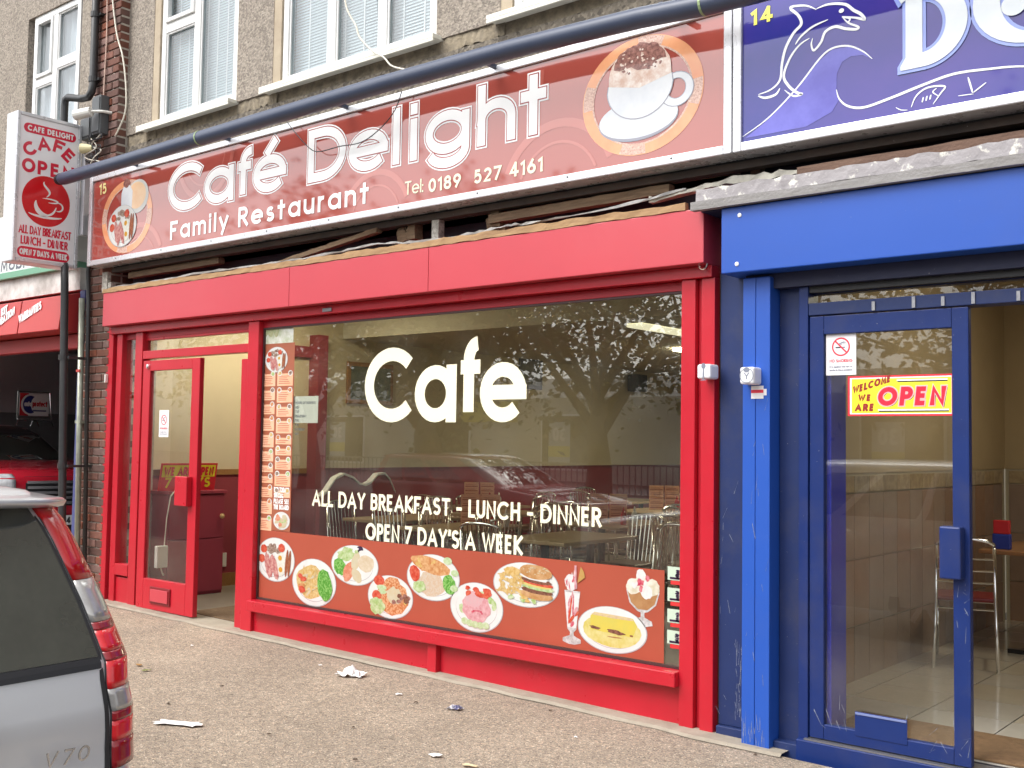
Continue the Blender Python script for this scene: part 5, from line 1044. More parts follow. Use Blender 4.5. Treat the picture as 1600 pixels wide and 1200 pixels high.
t = thing('intercom_box', 'cream plug box hanging on a cord in front of the maroon cupboard', 'plug box', (-8.9, .45, .4)); by, bz = 0.372,0.506
MB().box(-8.88, -8.83, by - .055, by + .055, bz - .1, bz + .1, M('lamp_white')).obj('box', t, bevel=.006); mb = MB(); mb.tube([(-8.855, by + .03, bz + .1), (-8.86, by + .05, bz + .35), (-8.87, by + .09, bz + .55), (-8.9, by + .16, 1.11)], .006, CW, 6); mb.tube([(-8.855, by, bz - .1), (-8.85, by + .015, bz - .15), (-8.85, by + .03, bz - .17)], .008, CW, 6); mb.obj('cord', t)
sy_, szz = 1.378,0.365
MB().box(-9.349, -9.335, sy_ - .06, sy_ + .06, szz - .07, szz + .07, M('lamp_white')).obj('wall_socket', None, 'white wall socket low on the maroon wall beside the cupboard', 'socket', bevel=.004)
t = thing('framed_picture', 'dark picture in a brown wooden frame on the cream cafe wall', 'picture', (-9.33, 3.4, 2.05)); MB().box(-9.349, -9.32, 3.0, 3.72, 2.02, 2.5, OAK).obj('frame', t, bevel=.006); MB().box(-9.319, -9.315, 3.05, 3.67, 2.07, 2.45, M('dark_print', (.04, .06, .05), .4, col2=(.16, .16, .09), ns=9)).obj('print', t)
t = thing('wall_picture', 'small dark picture farther along the cream cafe wall beyond the window lettering', 'picture', (-9.33, 6.4, 2.2)); py_, pz_ = 6.355,2.563
MB().box(-9.349, -9.325, py_ - .25, py_ + .25, pz_ - .22, pz_ + .22, M('frame_dark', (.06, .05, .04), .5)).obj('frame', t, bevel=.004); MB().box(-9.3245, -9.322, py_ - .2, py_ + .2, pz_ - .17, pz_ + .17, M('dim_print', (.2, .19, .14), .5, col2=(.1, .1, .08), ns=12)).obj('print', t)
t = thing('wall_speaker', 'black wall speaker high on the cream cafe wall', 'speaker', (-9.25, 8.8, 2.42)); MB().box(-9.3, -9.1, 8.7, 8.95, 2.42, 2.68, DARK).obj('cabinet', t, bevel=.01); MB().box(-9.099, -9.09, 8.72, 8.93, 2.44, 2.66, M('speaker_mesh', (.02, .02, .02), .9)).obj('grille', t); MB().box(-9.35, -9.3, 8.78, 8.86, 2.5, 2.58, DARK).obj('bracket', t)
# wavy backed bench with a bright trim
t = thing('bench_seat', 'maroon bench with a silver edged wavy back against the cafe wall', 'bench', (-8.6, 2.6, FZ))
wy = [(2.02, 1.0), (2.1, 1.05), (2.22, 1.19), (2.34, 1.235), (2.46, 1.2), (2.56, 1.13), (2.64, 1.115), (2.72, 1.14), (2.82, 1.225), (2.92, 1.235), (3.0, 1.17), (3.08, 1.03)]
n = len(wy); mb = MB(); V = [(x, y, z) for x in (-8.66, -8.6) for y, z in wy + [(3.08, FZ), (2.02, FZ)]]; k_ = n + 2
mb.add(V, [tuple(range(k_)), tuple(range(2 * k_ - 1, k_ - 1, -1))] + [(k, k + k_, (k + 1) % k_ + k_, (k + 1) % k_) for k in range(k_)], MAROON); mb.obj('bench_back', t)
mb = MB(); l, r_ = [], []
for y, z in wy: l.append((-8.67, y, z + .001)); r_.append((-8.588, y, z + .001))
mb.add(l + r_ + [(x, y, z + .022) for x, y, z in l + r_], [q for k in range(n - 1) for q in ((2 * n + k, 2 * n + k + 1, 3 * n + k + 1, 3 * n + k), (n + k, n + k + 1, 3 * n + k + 1, 3 * n + k), (k, k + 1, 2 * n + k + 1, 2 * n + k))], M('bench_trim', (.75, .76, .78), .4)); mb.obj('silver_trim', t)
MB().box(-9.1, -8.662, 2.05, 3.05, .42, .55, M('bench_pad', (.2, .02, .03), .5)).obj('seat', t, bevel=.03); MB().box(-9.05, -8.7, 2.1, 3.0, FZ, .42, MAROON).obj('base', t)
TOPM = M('table_laminate', (.42, .31, .2), .35, col2=(.36, .26, .16), ns=4)
def make_table(label, sx_=.7, sy_2=1.05, h=.73, mat=TOPM, name='cafe_table', group='tables inside the cafe'):
    t = thing(name, label, 'table', (0, 0, 0), group)
    MB().box(-sx_ / 2, sx_ / 2, -sy_2 / 2, sy_2 / 2, h - .03, h, mat).obj('tabletop', t, bevel=.006)
    for yy in (-sy_2 * .3, sy_2 * .3): mb = MB(); mb.tube([(0, yy, .03), (0, yy, h - .03)], .035, CHROMEB, 10); mb.box(-.25, .25, yy - .03, yy + .03, .0, .03, CHROMEB); mb.obj('leg', t)
    return t
SEATB = M('brown_seat', (.2, .09, .04), .4, col2=(.15, .065, .03), ns=6)
def make_chair(label, seat_mat, name, group, ladder=False):
    t = thing(name, label, 'chair', (0, 0, 0), group); w_, d_ = .2, .2
    mb = MB(); mb.box(-.19, .19, -.19, .2, .445, .475, seat_mat); mb.obj('seat', t, bevel=.014)
    for sx_ in (-1, 1):
        mb = MB(); mb.tube([(sx_ * .2, .24, .0), (sx_ * .185, .19, .44)], .0125, CHROME, 8); mb.obj('leg', t, smooth=True)
        mb = MB(); mb.tube([(sx_ * .2, -.28, .0), (sx_ * .19, -.22, .3), (sx_ * .185, -.2, .46), (sx_ * .18, -.235, .82)], .0125, CHROME, 8); mb.obj('leg', t, smooth=True)
    mb = MB(); arc = [(.18 * -math.cos(math.pi * k / 10), -.235 - .045 * math.sin(math.pi * k / 10), .83 + .045 * math.sin(math.pi * k / 10)) for k in range(11)]
    mb.tube(arc, .013, CHROME, 8); mb.obj('back_rail', t, smooth=True)
    mb = MB()
    if ladder:
        for z in (.58, .66, .74): mb.tube([(-.18, -.21 - (z - .46) * .08, z), (0, -.245 - (z - .46) * .08, z), (.18, -.21 - (z - .46) * .08, z)], .007, CHROME, 6)
    else:
        for k in range(8): x = -.155 + k * .0443; mb.tube([(x * .95, -.2, .47), (x, -.245 - .03 * (1 - abs(x) / .18), .84 + .03 * (1 - (x / .18) ** 2))], .006, CHROME, 6)
    mb.obj('back_rods', t)
    mb = MB(); mb.tube([(-.19, .2, .4), (.19, .2, .4)], .009, CHROME, 6); mb.tube([(-.19, -.2, .4), (.19, -.2, .4)], .009, CHROME, 6); mb.tube([(-.195, .22, .22), (-.19, -.235, .22)], .009, CHROME, 6); mb.tube([(.195, .22, .22), (.19, -.235, .22)], .009, CHROME, 6); mb.obj('stretcher', t)
    return t
def make_menu_stand(label):
    t = thing('menu_stand', label, 'menu', (0, 0, 0), 'menu stands on the cafe tables')
    for s_, x0 in ((1, -.12), (-1, .005)):
        mb = MB(); mm_ = lambda u, v, o, s_=s_, x0=x0: (x0 + u, s_ * -.02 + u * .12 * s_ - o, v)
        mb.add([mm_(0, 0, .004), mm_(.115, 0, .004), mm_(.115, .25, .004), mm_(0, .25, .004), mm_(0, 0, 0), mm_(.115, 0, 0), mm_(.115, .25, 0), mm_(0, .25, 0)], [(0, 1, 2, 3), (7, 6, 5, 4), (0, 4, 5, 1), (1, 5, 6, 2), (2, 6, 7, 3), (3, 7, 4, 0)], CARD)
        for k in range(5): mb.flat(rect(.008, .107, .018 + k * .046, .026 + k * .046), mm_, .0055, SCRIPT); mb.flat(rect(.012, .09, .036 + k * .046, .04 + k * .046), mm_, .0055, SCRIPT)
        mb.obj('card', t)
    return t
def make_bottle(label, mat, name='sauce_bottle'):
    t = thing(name, label, 'bottle', (0, 0, 0), 'sauce bottles on the cafe tables')
    mb = MB(); mb.lathe([(.028, 0), (.03, .01), (.03, .1), (.024, .12), (.012, .128)], (0, 0, 0), mat, 14); mb.obj('bottle_body', t, smooth=True); mb = MB(); mb.lathe([(.013, .128), (.012, .14), (.004, .175)], (0, 0, 0), mat, 10); mb.obj('nozzle', t, smooth=True); return t
TABLES = [(-5.42, 2.0), (-6.72, 2.15), (-6.05, 3.7), (-7.75, 3.9), (-8.75, 4.7), (-5.0, 4.5), (-6.9, 5.7), (-5.6, 6.6), (-8.4, 7.4), (-7.85, 2.5), (-4.35, 3.1)]
tdesc = ['bare corner table near the cafe glass', 'table behind the lunch lettering', 'table behind the dinner lettering', 'table halfway to the maroon wall', 'table under the framed picture', 'second table by the party wall', 'table amid the cafe room', 'back table by the party wall', 'farthest table by the maroon wall', 'table in front of the wavy bench', 'table near the end post']
chair0 = make_chair('x', SEATB, 'cafe_chair', 'chairs inside the cafe'); table0 = make_table('x'); first = [True, True]
for i, (x, y) in enumerate(TABLES):
    t = table0 if i == 0 else copy_tree(table0)
    t.location = (x, y, FZ); t['label'] = 'brown topped ' + tdesc[i]
    for k, (dx, dy, rz) in enumerate(((-.5, -.27, -90), (-.5, .27, -90), (.5, -.27, 90), (.5, .27, 90)) if i % 2 else ((-.17, -.68, 0), (.17, .72, 180), (.55, .2, 90), (-.52, -.1, -90))):
        c = chair0 if i == 0 and k == 0 else copy_tree(chair0)
        c.location = (x + dx + random.uniform(-.05, .05), y + dy + random.uniform(-.05, .05), FZ); c.rotation_euler = (0, 0, R(rz + random.uniform(-14, 14)))
        c['label'] = 'chrome chair ' + (('tucked by the street end', 'by the wall side', 'on the party wall side', 'by the kitchen end')[k]) + ' of the ' + tdesc[i]
ms0 = make_menu_stand('x'); br0 = make_bottle('x', M('ketchup_red', (.5, .01, .01), .3)); bw0 = make_bottle('x', M('mayo_white', (.78, .76, .7), .3))
for i, (x, y, d) in enumerate(((-6.66, 2.3, 'behind the lunch lettering'), (-6.05, 3.5, 'behind the end of the dinner lettering'), (-8.7, 4.6, 'against the maroon wall'), (-6.9, 5.9, 'in the middle of the cafe room'))):
    mst, b1, b2 = [q if i == 0 else copy_tree(q) for q in (ms0, br0, bw0)]
    mst.location = (x, y, FZ + .73); mst.rotation_euler = (0, 0, R(35)); mst.scale = (1.5, 1.5, 1.15); mst['label'] = 'folded orange menu cards on the table ' + d
    b1.location = (x + .2, y - .04, FZ + .73); b1['label'] = 'red sauce bottle beside the menu cards ' + d; b2.location = (x + .26, y + .06, FZ + .73); b2['label'] = 'white sauce bottle beside the menu cards ' + d
MATM = M('brown_doormat', (.16, .1, .055), .95, col2=(.1, .06, .03), ns=30, bump=.6, bs=200, dirt=.1)
MB().box(-8.1, -7.3, .16, .78, FZ + .001, FZ + .016, MATM).obj('doormat', None, 'brown doormat just inside the open red door', 'doormat', bevel=.004)

# ================================================================ BLUE SHOP INTERIOR
BZ = .13; TW = -2.75
TILEW = M('mauve_wall_tile', (.3, .2, .145), .25, col2=(.25, .165, .12), ns=6, rnd=.1, coat=.2); GROUT = M('pale_grout', (.42, .37, .28), .9)
PLAINW = M('tan_wall', (.4, .31, .19), .8, col2=(.36, .28, .17), ns=3); BORD = M('border_tile', (.24, .17, .11), .3, col2=(.4, .32, .2), ns=16, amt=.3, rnd=.15)
wl = MB().box(TW - .06, TW - .008, .145, 4.8, BZ - .02, 1.44, GROUT).box(TW - .06, TW, .145, 4.8, 1.44, 3.2, PLAINW).obj('wall', kind='structure')
wb = MB().box(TW, 2.0, 4.808, 4.9, BZ - .02, 1.44, GROUT).box(TW, 2.0, 4.8, 4.9, 1.44, 3.2, PLAINW).obj('wall', kind='structure')
def piece(name, x0, x1, y0, y1, z0, z1, mat):
    m_ = MB(); m_.box(x0, x1, y0, y1, z0, z1, mat); return m_.mesh(name)
def put(me, nm, parent, loc):
    o = bpy.data.objects.new(nm, me); COL.objects.link(o); o.parent = parent; o.location = loc; return o
tm = piece('wall_tile', -.012, .002, .003, .247, .003, .417, TILEW); bmsh = piece('border_tile', -.012, .004, .003, .247, .003, .107, BORD)
tm2 = piece('wall_tile', .003, .247, -.002, .012, .003, .417, TILEW); bm2 = piece('border_tile', .003, .247, -.004, .012, .003, .107, BORD)
for k in range(18):
    for r_ in range(3): put(tm, 'wall_tile', wl, (TW, .2 + k * .25, 1.31 - .42 * (r_ + 1) + (0 if r_ < 2 else 0)))
    put(bmsh, 'border_tile', wl, (TW, .2 + k * .25, 1.315))
for k in range(8):
    for r_ in range(3): put(tm2, 'wall_tile', wb, (TW + .03 + k * .25, 4.8, 1.31 - .42 * (r_ + 1)))
    put(bm2, 'border_tile', wb, (TW + .03 + k * .25, 4.8, 1.315))
MB().box(TW - .05, 2.0, .13, 4.9, 2.9, 3.0, PLAINW).obj('ceiling', kind='structure'); MB().box(1.6, 1.7, .1, 4.9, 0, 3, PLAINW).obj('wall', kind='structure')
FT = M('pale_floor_tile', (.5, .45, .37), .16, col2=(.44, .4, .33), ns=5, rnd=.06, coat=.3, dirt=.08)
fl = MB().box(TW - .05, 2.0, .145, 4.9, BZ - .1, BZ - .006, M('dark_grout', (.05, .045, .05), .9)).obj('floor', kind='structure')
ftm = piece('floor_tile', .004, .441, .004, .441, -.012, 0, FT)
for i in range(9):
    for j in range(11): put(ftm, 'floor_tile', fl, (TW + .16 + i * .445, .15 + j * .445, BZ))
ftm2 = piece('floor_tile', .0, .154, .004, .441, -.012, 0, FT)
for j in range(11): put(ftm2, 'floor_tile', fl, (TW, .15 + j * .445, BZ))
MB().box(-2.38, -.6, .16, .66, BZ + .001, BZ + .014, M('tan_doormat', (.22, .125, .06), .95, col2=(.13, .075, .035), ns=25, bump=.6, bs=200, dirt=.12)).obj('doormat', None, 'tan doormat inside the open blue door', 'doormat', bevel=.004)
t = make_table('brown table standing on the pale tiles inside the blue shop', .8, 1.0, .75, M('brown_laminate', (.3, .15, .07), .35, col2=(.25, .12, .055), ns=4), 'dining_table', None); t.location = (-2.05, 3.5, BZ)
SEATR = M('dark_red_seat', (.16, .012, .015), .4)
ch = make_chair('chrome ladder backed chair with its back to the blue door', SEATR, 'dining_chair', 'chairs inside the blue shop', True); ch.location = (-2.4, 2.55, BZ); ch.rotation_euler = (0, 0, R(16))
c = copy_tree(ch, 'chrome ladder backed chair on the far side of the brown table'); c.location = (-2.15, 4.35, BZ); c.rotation_euler = (0, 0, R(186))
c = copy_tree(ch, 'chrome ladder backed chair at the open side of the brown table'); c.location = (-1.4, 3.5, BZ); c.rotation_euler = (0, 0, R(92))
t = thing('napkin_holder', 'small red and blue packet standing on the brown table of the blue shop', 'packet', (-2.3, 3.15, BZ + .75)); MB().box(-2.38, -2.26, 3.1, 3.16, BZ + .751, BZ + .86, M('packet_blue', (.02, .04, .3), .4)).obj('packet_body', t, bevel=.005); MB().box(-2.375, -2.265, 3.105, 3.155, BZ + .861, BZ + .96, M('packet_red', (.5, .02, .03), .4)).obj('packet_top', t, bevel=.005)

# ================================================================ CARS
def lerp_table(T, z):
    if z <= T[0][0]: return T[0][1:]
    for a, b in zip(T, T[1:]):
        if z <= b[0]:
            u = (z - a[0]) / (b[0] - a[0]); return tuple(p * (1 - u) + q * u for p, q in zip(a[1:], b[1:]))
    return T[-1][1:]
class Car:
    """body described by level outlines: per height the rear end, front end, half width and corner radius"""
    def __init__(s, T, place): s.T, s.place = T, place
    def plan(s, z, u, off=0.):
        xr, xf, hw, rc = lerp_table(s.T, z); rf = min(.45, (xf - xr) * .3)
        if u <= 1: x, y, n = xr + .05 * (u ** 2) * .6, u * (hw - rc), (-1, .06 * u)
        elif u <= 2:
            t = R(90 * (u - 1)); x, y, n = xr + .03 + rc * (1 - math.cos(t)), hw - rc + rc * math.sin(t), (-math.cos(t), math.sin(t))
        elif u <= 3: q = u - 2; x, y, n = xr + .03 + rc + q * (xf - rf - xr - rc - .03), hw + .012 * math.sin(math.pi * q), (0, 1)
        elif u <= 4: t = R(90 * (u - 3)); x, y, n = xf - rf + rf * math.sin(t), hw * .62 + hw * .38 * math.cos(t), (math.sin(t), math.cos(t))
        else: q = 5 - u; x, y, n = xf + .06 * (1 - q * q), q * hw * .62, (1, 0)
        return x + n[0] * off, y + n[1] * off
    def pt(s, z, u, side, off=0.):
        x, y = s.plan(z, u, off); return s.place(x, side * y, z)
    def patch(s, mb, z0, z1, u0, u1, sides, off, mat, nz=6, nu=8, edge=True):
        for sd_ in sides:
            def lay_(o): return [s.pt(z0 + (z1 - z0) * i / nz, u0 + (u1 - u0) * j / nu, sd_, o) for i in range(nz + 1) for j in range(nu + 1)]
            V = lay_(off); k = nu + 1; N_ = len(V); Fc = [(i * k + j, i * k + j + 1, (i + 1) * k + j + 1, (i + 1) * k + j) for i in range(nz) for j in range(nu)]
            if edge:
                V += lay_(off - .02); b = [j for j in range(nu + 1)] + [i * k + nu for i in range(1, nz + 1)] + [nz * k + j for j in range(nu - 1, -1, -1)] + [i * k for i in range(nz - 1, 0, -1)]
                Fc += [(b[q], b[(q + 1) % len(b)], N_ + b[(q + 1) % len(b)], N_ + b[q]) for q in range(len(b))]
            mb.add(V, Fc, mat)
    def shell(s, mb, mat):
        zs = []; 
        for a, b in zip(s.T, s.T[1:]): zs += [a[0] + (b[0] - a[0]) * q / 3 for q in range(3)]
        zs.append(s.T[-1][0]); us = [i / 4 for i in range(4)] + [1 + i / 6 for i in range(6)] + [2 + i / 10 for i in range(10)] + [3 + i / 6 for i in range(6)] + [4 + i / 4 for i in range(5)]
        ring = [(u, 1) for u in us] + [(u, -1) for u in us[-2:0:-1]]; n = len(ring)
        V = [s.pt(z, u, sd_) for z in zs for u, sd_ in ring]
        mb.add(V, [(i * n + j, i * n + (j + 1) % n, (i + 1) * n + (j + 1) % n, (i + 1) * n + j) for i in range(len(zs) - 1) for j in range(n)] + [tuple(range(n))[::-1], tuple((len(zs) - 1) * n + j for j in range(n))], mat)
TYRE = M('tyre', (.02, .02, .02), .85); ALLOY = M('alloy', (.5, .5, .52), .3, metal=.8); CARGL = M('car_glass', (.012, .017, .016), .03, col2=(.04, .047, .04), ns=2.2, amt=.3, spec=.8, coat=.5); TRIMB = M('car_black_trim', (.016, .016, .018), .45)  # car_glass: lighter blotches in the colour stand in for reflections
def wheels(t, place, xs, hw, r=.32):
    for x in xs:
        for sd_ in (1, -1):
            mb = MB(); P = [(r - .02, hw - .2), (r, hw - .17), (r, hw - .03), (r - .03, hw - .005), (r - .11, hw - .005)]; V = []; n = 28
            for rr_, yy in P: V += [place(x + rr_ * math.cos(6.2832 * k / n), sd_ * yy, r + rr_ * math.sin(6.2832 * k / n)) for k in range(n)]
            mb.add(V, [(i * n + k, i * n + (k + 1) % n, (i + 1) * n + (k + 1) % n, (i + 1) * n + k) for i in range(len(P) - 1) for k in range(n)], TYRE); wo = mb.obj('wheel', t, smooth=True)
            mb = MB()
            for k in range(6):
                a = 6.2832 * k / 6; mb.add([place(x + q * math.cos(a + d), sd_ * (hw - .015), r + q * math.sin(a + d)) for q, d in ((.04, -.6), (.04, .6), (r - .11, .12), (r - .11, -.12))], [(0, 1, 2, 3)], ALLOY)
            mb.add([place(x + (r - .1) * math.cos(6.2832 * k / n), sd_ * (hw - .04), r + (r - .1) * math.sin(6.2832 * k / n)) for k in range(n)], [tuple(range(n))], TRIMB); mb.obj('rim', wo)
ESTATE = [(.2, .12, 4.58, .82, .18), (.3, .04, 4.66, .87, .17), (.45, .0, 4.7, .9, .15), (.7, .0, 4.7, .905, .13), (.76, .01, 4.66, .907, .12), (.8, .05, 4.45, .905, .11), (.88, .06, 3.95, .903, .105), (.96, .065, 3.35, .9, .1), (1.02, .075, 3.2, .89, .1), (1.07, .085, 3.08, .893, .1), (1.2, .16, 2.82, .868, .095), (1.35, .25, 2.5, .828, .09), (1.42, .3, 2.34, .806, .09), (1.455, .35, 2.2, .77, .09), (1.48, .5, 1.95, .66, .09), (1.49, .8, 1.6, .4, .09)]
def estate_car(label, loc, rot, paint, nm='estate_car', rear_detail=True):
    """an estate car whose front points along its own -x"""
    t = thing(nm, label, 'car', (0, 0, 0)); place = lambda x, y, z: (-x, y, z); c = Car(ESTATE, place)
    mb = MB(); c.shell(mb, paint); mb.obj('body', t, smooth=True)
    mb = MB(); c.patch(mb, 1.085, 1.425, 0, 1.0, (1, -1), .004, CARGL, 8, 6, False); rw_ = mb.obj('rear_window', t, smooth=True)
    mb = MB(); c.patch(mb, 1.06, 1.084, 0, 1.0, (1, -1), .007, TRIMB, 2, 8); c.patch(mb, .3, 1.43, 1.0, 1.06, (1, -1), .003, TRIMB, 20, 1); mb.obj('tailgate_seal', t)
    for sd_ in (1, -1):
        mb = MB(); c.patch(mb, 1.0, 1.39, 2.06, 2.28, (sd_,), .004, CARGL, 6, 4, False); c.patch(mb, 1.0, 1.39, 2.31, 2.56, (sd_,), .004, CARGL, 6, 4, False); c.patch(mb, 1.0, 1.37, 2.6, 2.86, (sd_,), .004, CARGL, 6, 4, False); mb.obj('side_window', t)
    mb = MB(); c.patch(mb, 1.01, 1.41, 3.25, 5, (1, -1), .004, CARGL, 8, 12, False); mb.obj('windscreen', t, smooth=True)
    LR = M('tail_red', (.62, .008, .012), .12, col2=(.42, .004, .008), ns=7, coat=.5); LRD = M('tail_dark_red', (.3, .006, .012), .15, coat=.5); LRB = M('tail_bright_red', (.85, .02, .03), .12, col2=(.6, .01, .015), ns=30, coat=.5); LC = M('tail_clear', (.55, .53, .5), .12, col2=(.36, .34, .33), ns=26, metal=.3, coat=.5)
    segs = [(1.252, 1.432, LR), (1.158, 1.2505, LC), (1.14, 1.1565, LRD), (1.094, 1.1385, LRB), (1.074, 1.0925, LRD), (1.012, 1.0725, LRB), (.962, 1.0105, LC), (.94, .9605, LRD), (.896, .9385, LRB), (.836, .8945, LRD)]
    for sd_ in (1, -1):
        mb = MB(); c.patch(mb, .832, 1.434, 1.08, 1.95, (sd_,), .004, TRIMB, 20, 8); hl = mb.obj('tail_light', t, smooth=True)
        for za, zb, m_ in segs:
            mb = MB(); c.patch(mb, za, zb, 1.09, 1.94, (sd_,), .011, m_, 4, 8); mb.obj('lamp_section', hl, smooth=True)
    mb = MB(); n = 20                                # roof spoiler with rounded ends
    def slab(k): q = k / n * 2 - 1; return q * .805, (1 - abs(q) ** 10)
    V = []
    for k in range(n + 1):
        y, e_ = slab(k); dz = -.02 * abs(y) ** 2
        V += [place(.44, y * .96, 1.463 + dz), place(.285 + .05 * (1 - e_), y, 1.462 + dz - .01), place(.245 + .07 * (1 - e_), y, 1.446 + dz), place(.26 + .07 * (1 - e_), y, 1.432 + dz), place(.4, y * .96, 1.418 + dz)]
    mb.add(V, [(5 * k + a, 5 * k + a + 1, 5 * k + a + 6, 5 * k + a + 5) for k in range(n) for a in range(4)] + [(0, 1, 2, 3, 4), tuple(5 * n + a for a in (4, 3, 2, 1, 0))], paint); mb.obj('roof_spoiler', t, smooth=True)
    if rear_detail:
        mb = MB(); bm_ = lambda u, v, o: place(.06 + (.95 - v) * -.09 - .004 - o, u, v)
        sh_ = lambda u, v, o: bm_(.632 + u + v * .25, .878 + v, o)
        for o in (.001, .002, .003): text(mb, 'V', lambda u, v, o_: sh_(u, v, o_), .028, .032, .0045, CHROME, o); text(mb, '7', lambda u, v, o_: sh_(u + .04, v, o_), .026, .032, .0045, CHROME, o); text(mb, '0', lambda u, v, o_: sh_(u + .075, v, o_), .028, .032, .0045, CHROME, o)
        mb.obj('badge_lettering', t)
        mb = MB(); yy, zz = .5, .99; mb.lathe([(.02, 0), (.04, .01), (.045, .02), (.035, .03), (.01, .035)], (0, 0, 0), paint, 16)
        mb.v = [place(.05 - z * .8, yy + x * 1.2 - .03, zz + y * .75) for x, y, z in mb.v]; mb.obj('wiper_cap', t, smooth=True)
        mb = MB(); mb.box(-.005, .02, -.3, .3, .62, .74, WPRINT); mb.obj('number_plate', t)
    wheels(t, place, (.95, 3.75), .89)
    t.location = loc; t.rotation_euler = (0, 0, rot); return t
SILVER = M('silver_car_paint', (.62, .62, .625), .34, metal=.3, col2=(.58, .58, .59), ns=2, coat=.8, dirt=.02)
estate_car('silver estate car parked at the kerb with tall red tail lamps', (-2.215, -4.75, .01), 0, SILVER)
estate_car('dark red estate car parked across the road and mirrored in the cafe window', (-14.5, -8.9, -.09), math.pi, M('dark_red_car_paint', (.2, .01, .015), .25, coat=.9), rear_detail=False)
# red off-roader waiting in the garage, nose towards the pier
OFFR = [(.3, .1, 4.2, .8, .15), (.45, .0, 4.35, .88, .13), (.7, .0, 4.4, .9, .12), (1.06, .02, 4.38, .9, .12), (1.15, .03, 4.2, .895, .12), (1.21, .03, 3.6, .89, .12), (1.25, .04, 3.1, .87, .12), (1.36, .08, 2.9, .8, .12), (1.57, .14, 2.55, .71, .12), (1.64, .2, 2.35, .66, .12), (1.68, .4, 2.1, .55, .12), (1.7, .9, 1.5, .3, .12)]
gx, gy = -12.113,1.197
t = thing('red_car', 'red off road car with a black windscreen waiting in the dark garage', 'car', (gx - 2, gy, FZ)); gp = lambda x, y, z: (gx - 4.42 + x, gy + y, z + .05); c = Car(OFFR, gp); REDC = M('red_car_paint', (.5, .012, .03), .2, coat=.9)
mb = MB(); c.shell(mb, REDC); mb.obj('body', t, smooth=True)
mb = MB(); c.patch(mb, 1.24, 1.62, 3.2, 5, (1, -1), .006, CARGL, 8, 12, False); mb.obj('windscreen', t, smooth=True)
for sd_ in (1, -1): mb = MB(); c.patch(mb, 1.14, 1.58, 2.1, 2.9, (sd_,), .006, CARGL, 5, 6, False); mb.obj('side_window', t)
mb = MB(); c.patch(mb, 1.55, 1.69, 2.0, 5, (1, -1), .008, TRIMB, 6, 14, False); mb.obj('roof_panel', t)
HLM = M('headlamp', (.75, .77, .8), .08, col2=(.3, .31, .33), ns=14, coat=.8)
for sd_ in (1, -1): mb = MB(); c.patch(mb, .93, 1.11, 3.25, 3.92, (sd_,), .008, HLM, 5, 8); mb.obj('headlight', t, smooth=True)
mb = MB(); c.patch(mb, .74, 1.08, 4.12, 5, (1, -1), .006, TRIMB, 4, 8); gr_ = mb.obj('grille', t)
for k in range(5): mb = MB(); c.patch(mb, .76 + k * .06, .79 + k * .06, 4.14, 5, (1, -1), .02, CHROME, 1, 8); mb.obj('grille_bar', gr_)
mb = MB(); c.patch(mb, .32, .62, 3.1, 5, (1, -1), .03, TRIMB, 4, 12); mb.obj('bumper', t)
mb = MB(); X_ = gx + .075; mb.box(X_, X_ + .01, gy - .26, gy + .26, .57, .68, WPRINT); pm_ = sideways(X_ + .01)
text(mb, 'KP04', pm_, .22, .075, .016, DARK, .002, x0=gy - .22, z0=.587); text(mb, 'VLD', pm_, .17, .075, .016, DARK, .002, x0=gy + .04, z0=.587); mb.obj('number_plate', t)
wheels(t, gp, (.85, 3.5), .88, .36)
t = thing('roof_board', 'small car insurance board in a wire frame standing on the roof of the red car', 'sign board', (-13.2, 1.1, 1.75)); rx_ = gx - 2.2
ya, za = 1.595,1.793; yb, zb = 1.993,2.158; rx_ = -14.2
za = max(za, 1.86); rm = sideways(rx_ + .012)
MB().box(rx_, rx_ + .012, ya, yb, za, zb, WPRINT).obj('board', t)
mb = MB(); W_ = yb - ya; H_ = zb - za; NB = M('board_navy', (.02, .03, .2), .4); RB = M('board_red', (.6, .02, .03), .4)
mb.flat(rect(ya, ya + W_ * .3, za, zb), rm, .001, RB); mb.flat(ell(ya + W_ * .34, za + H_ * .5, W_ * .3, H_ * .46, 24), rm, .0016, WPRINT); mb.flat(ell(ya + W_ * .37, za + H_ * .5, W_ * .26, H_ * .4, 24), rm, .0022, NB); mb.flat(ell(ya + W_ * .62, za + H_ * .5, W_ * .24, H_ * .4, 24), rm, .0028, WPRINT)
text(mb, 'auto', rm, W_ * .24, H_ * .22, H_ * .05, WPRINT, .0034, x0=ya + W_ * .16, z0=za + H_ * .42); text(mb, 'protect', rm, W_ * .5, H_ * .24, H_ * .055, RB, .0038, x0=ya + W_ * .44, z0=za + H_ * .42); mb.flat(rect(ya + W_ * .45, ya + W_ * .92, za + H_ * .2, za + H_ * .26), rm, .0034, NB); mb.obj('printed_ground', t)
mb = MB(); mb.tube([(rx_, ya - .02, za - .04), (rx_, ya - .02, zb + .02), (rx_, yb + .02, zb + .02), (rx_ - .1, yb + .1, za - .04), (rx_, ya - .02, za - .04)], .012, CHROME, 6)
for q in (.12, .62):
    y_ = ya + W_ * q; mb.tube([(rx_, y_ - .08, za - .14), (rx_, y_ - .05, za - .06), (rx_, y_ + .2, za - .06), (rx_, y_ + .24, za - .14)], .012, CHROME, 6)
mb.obj('wire_frame', t)

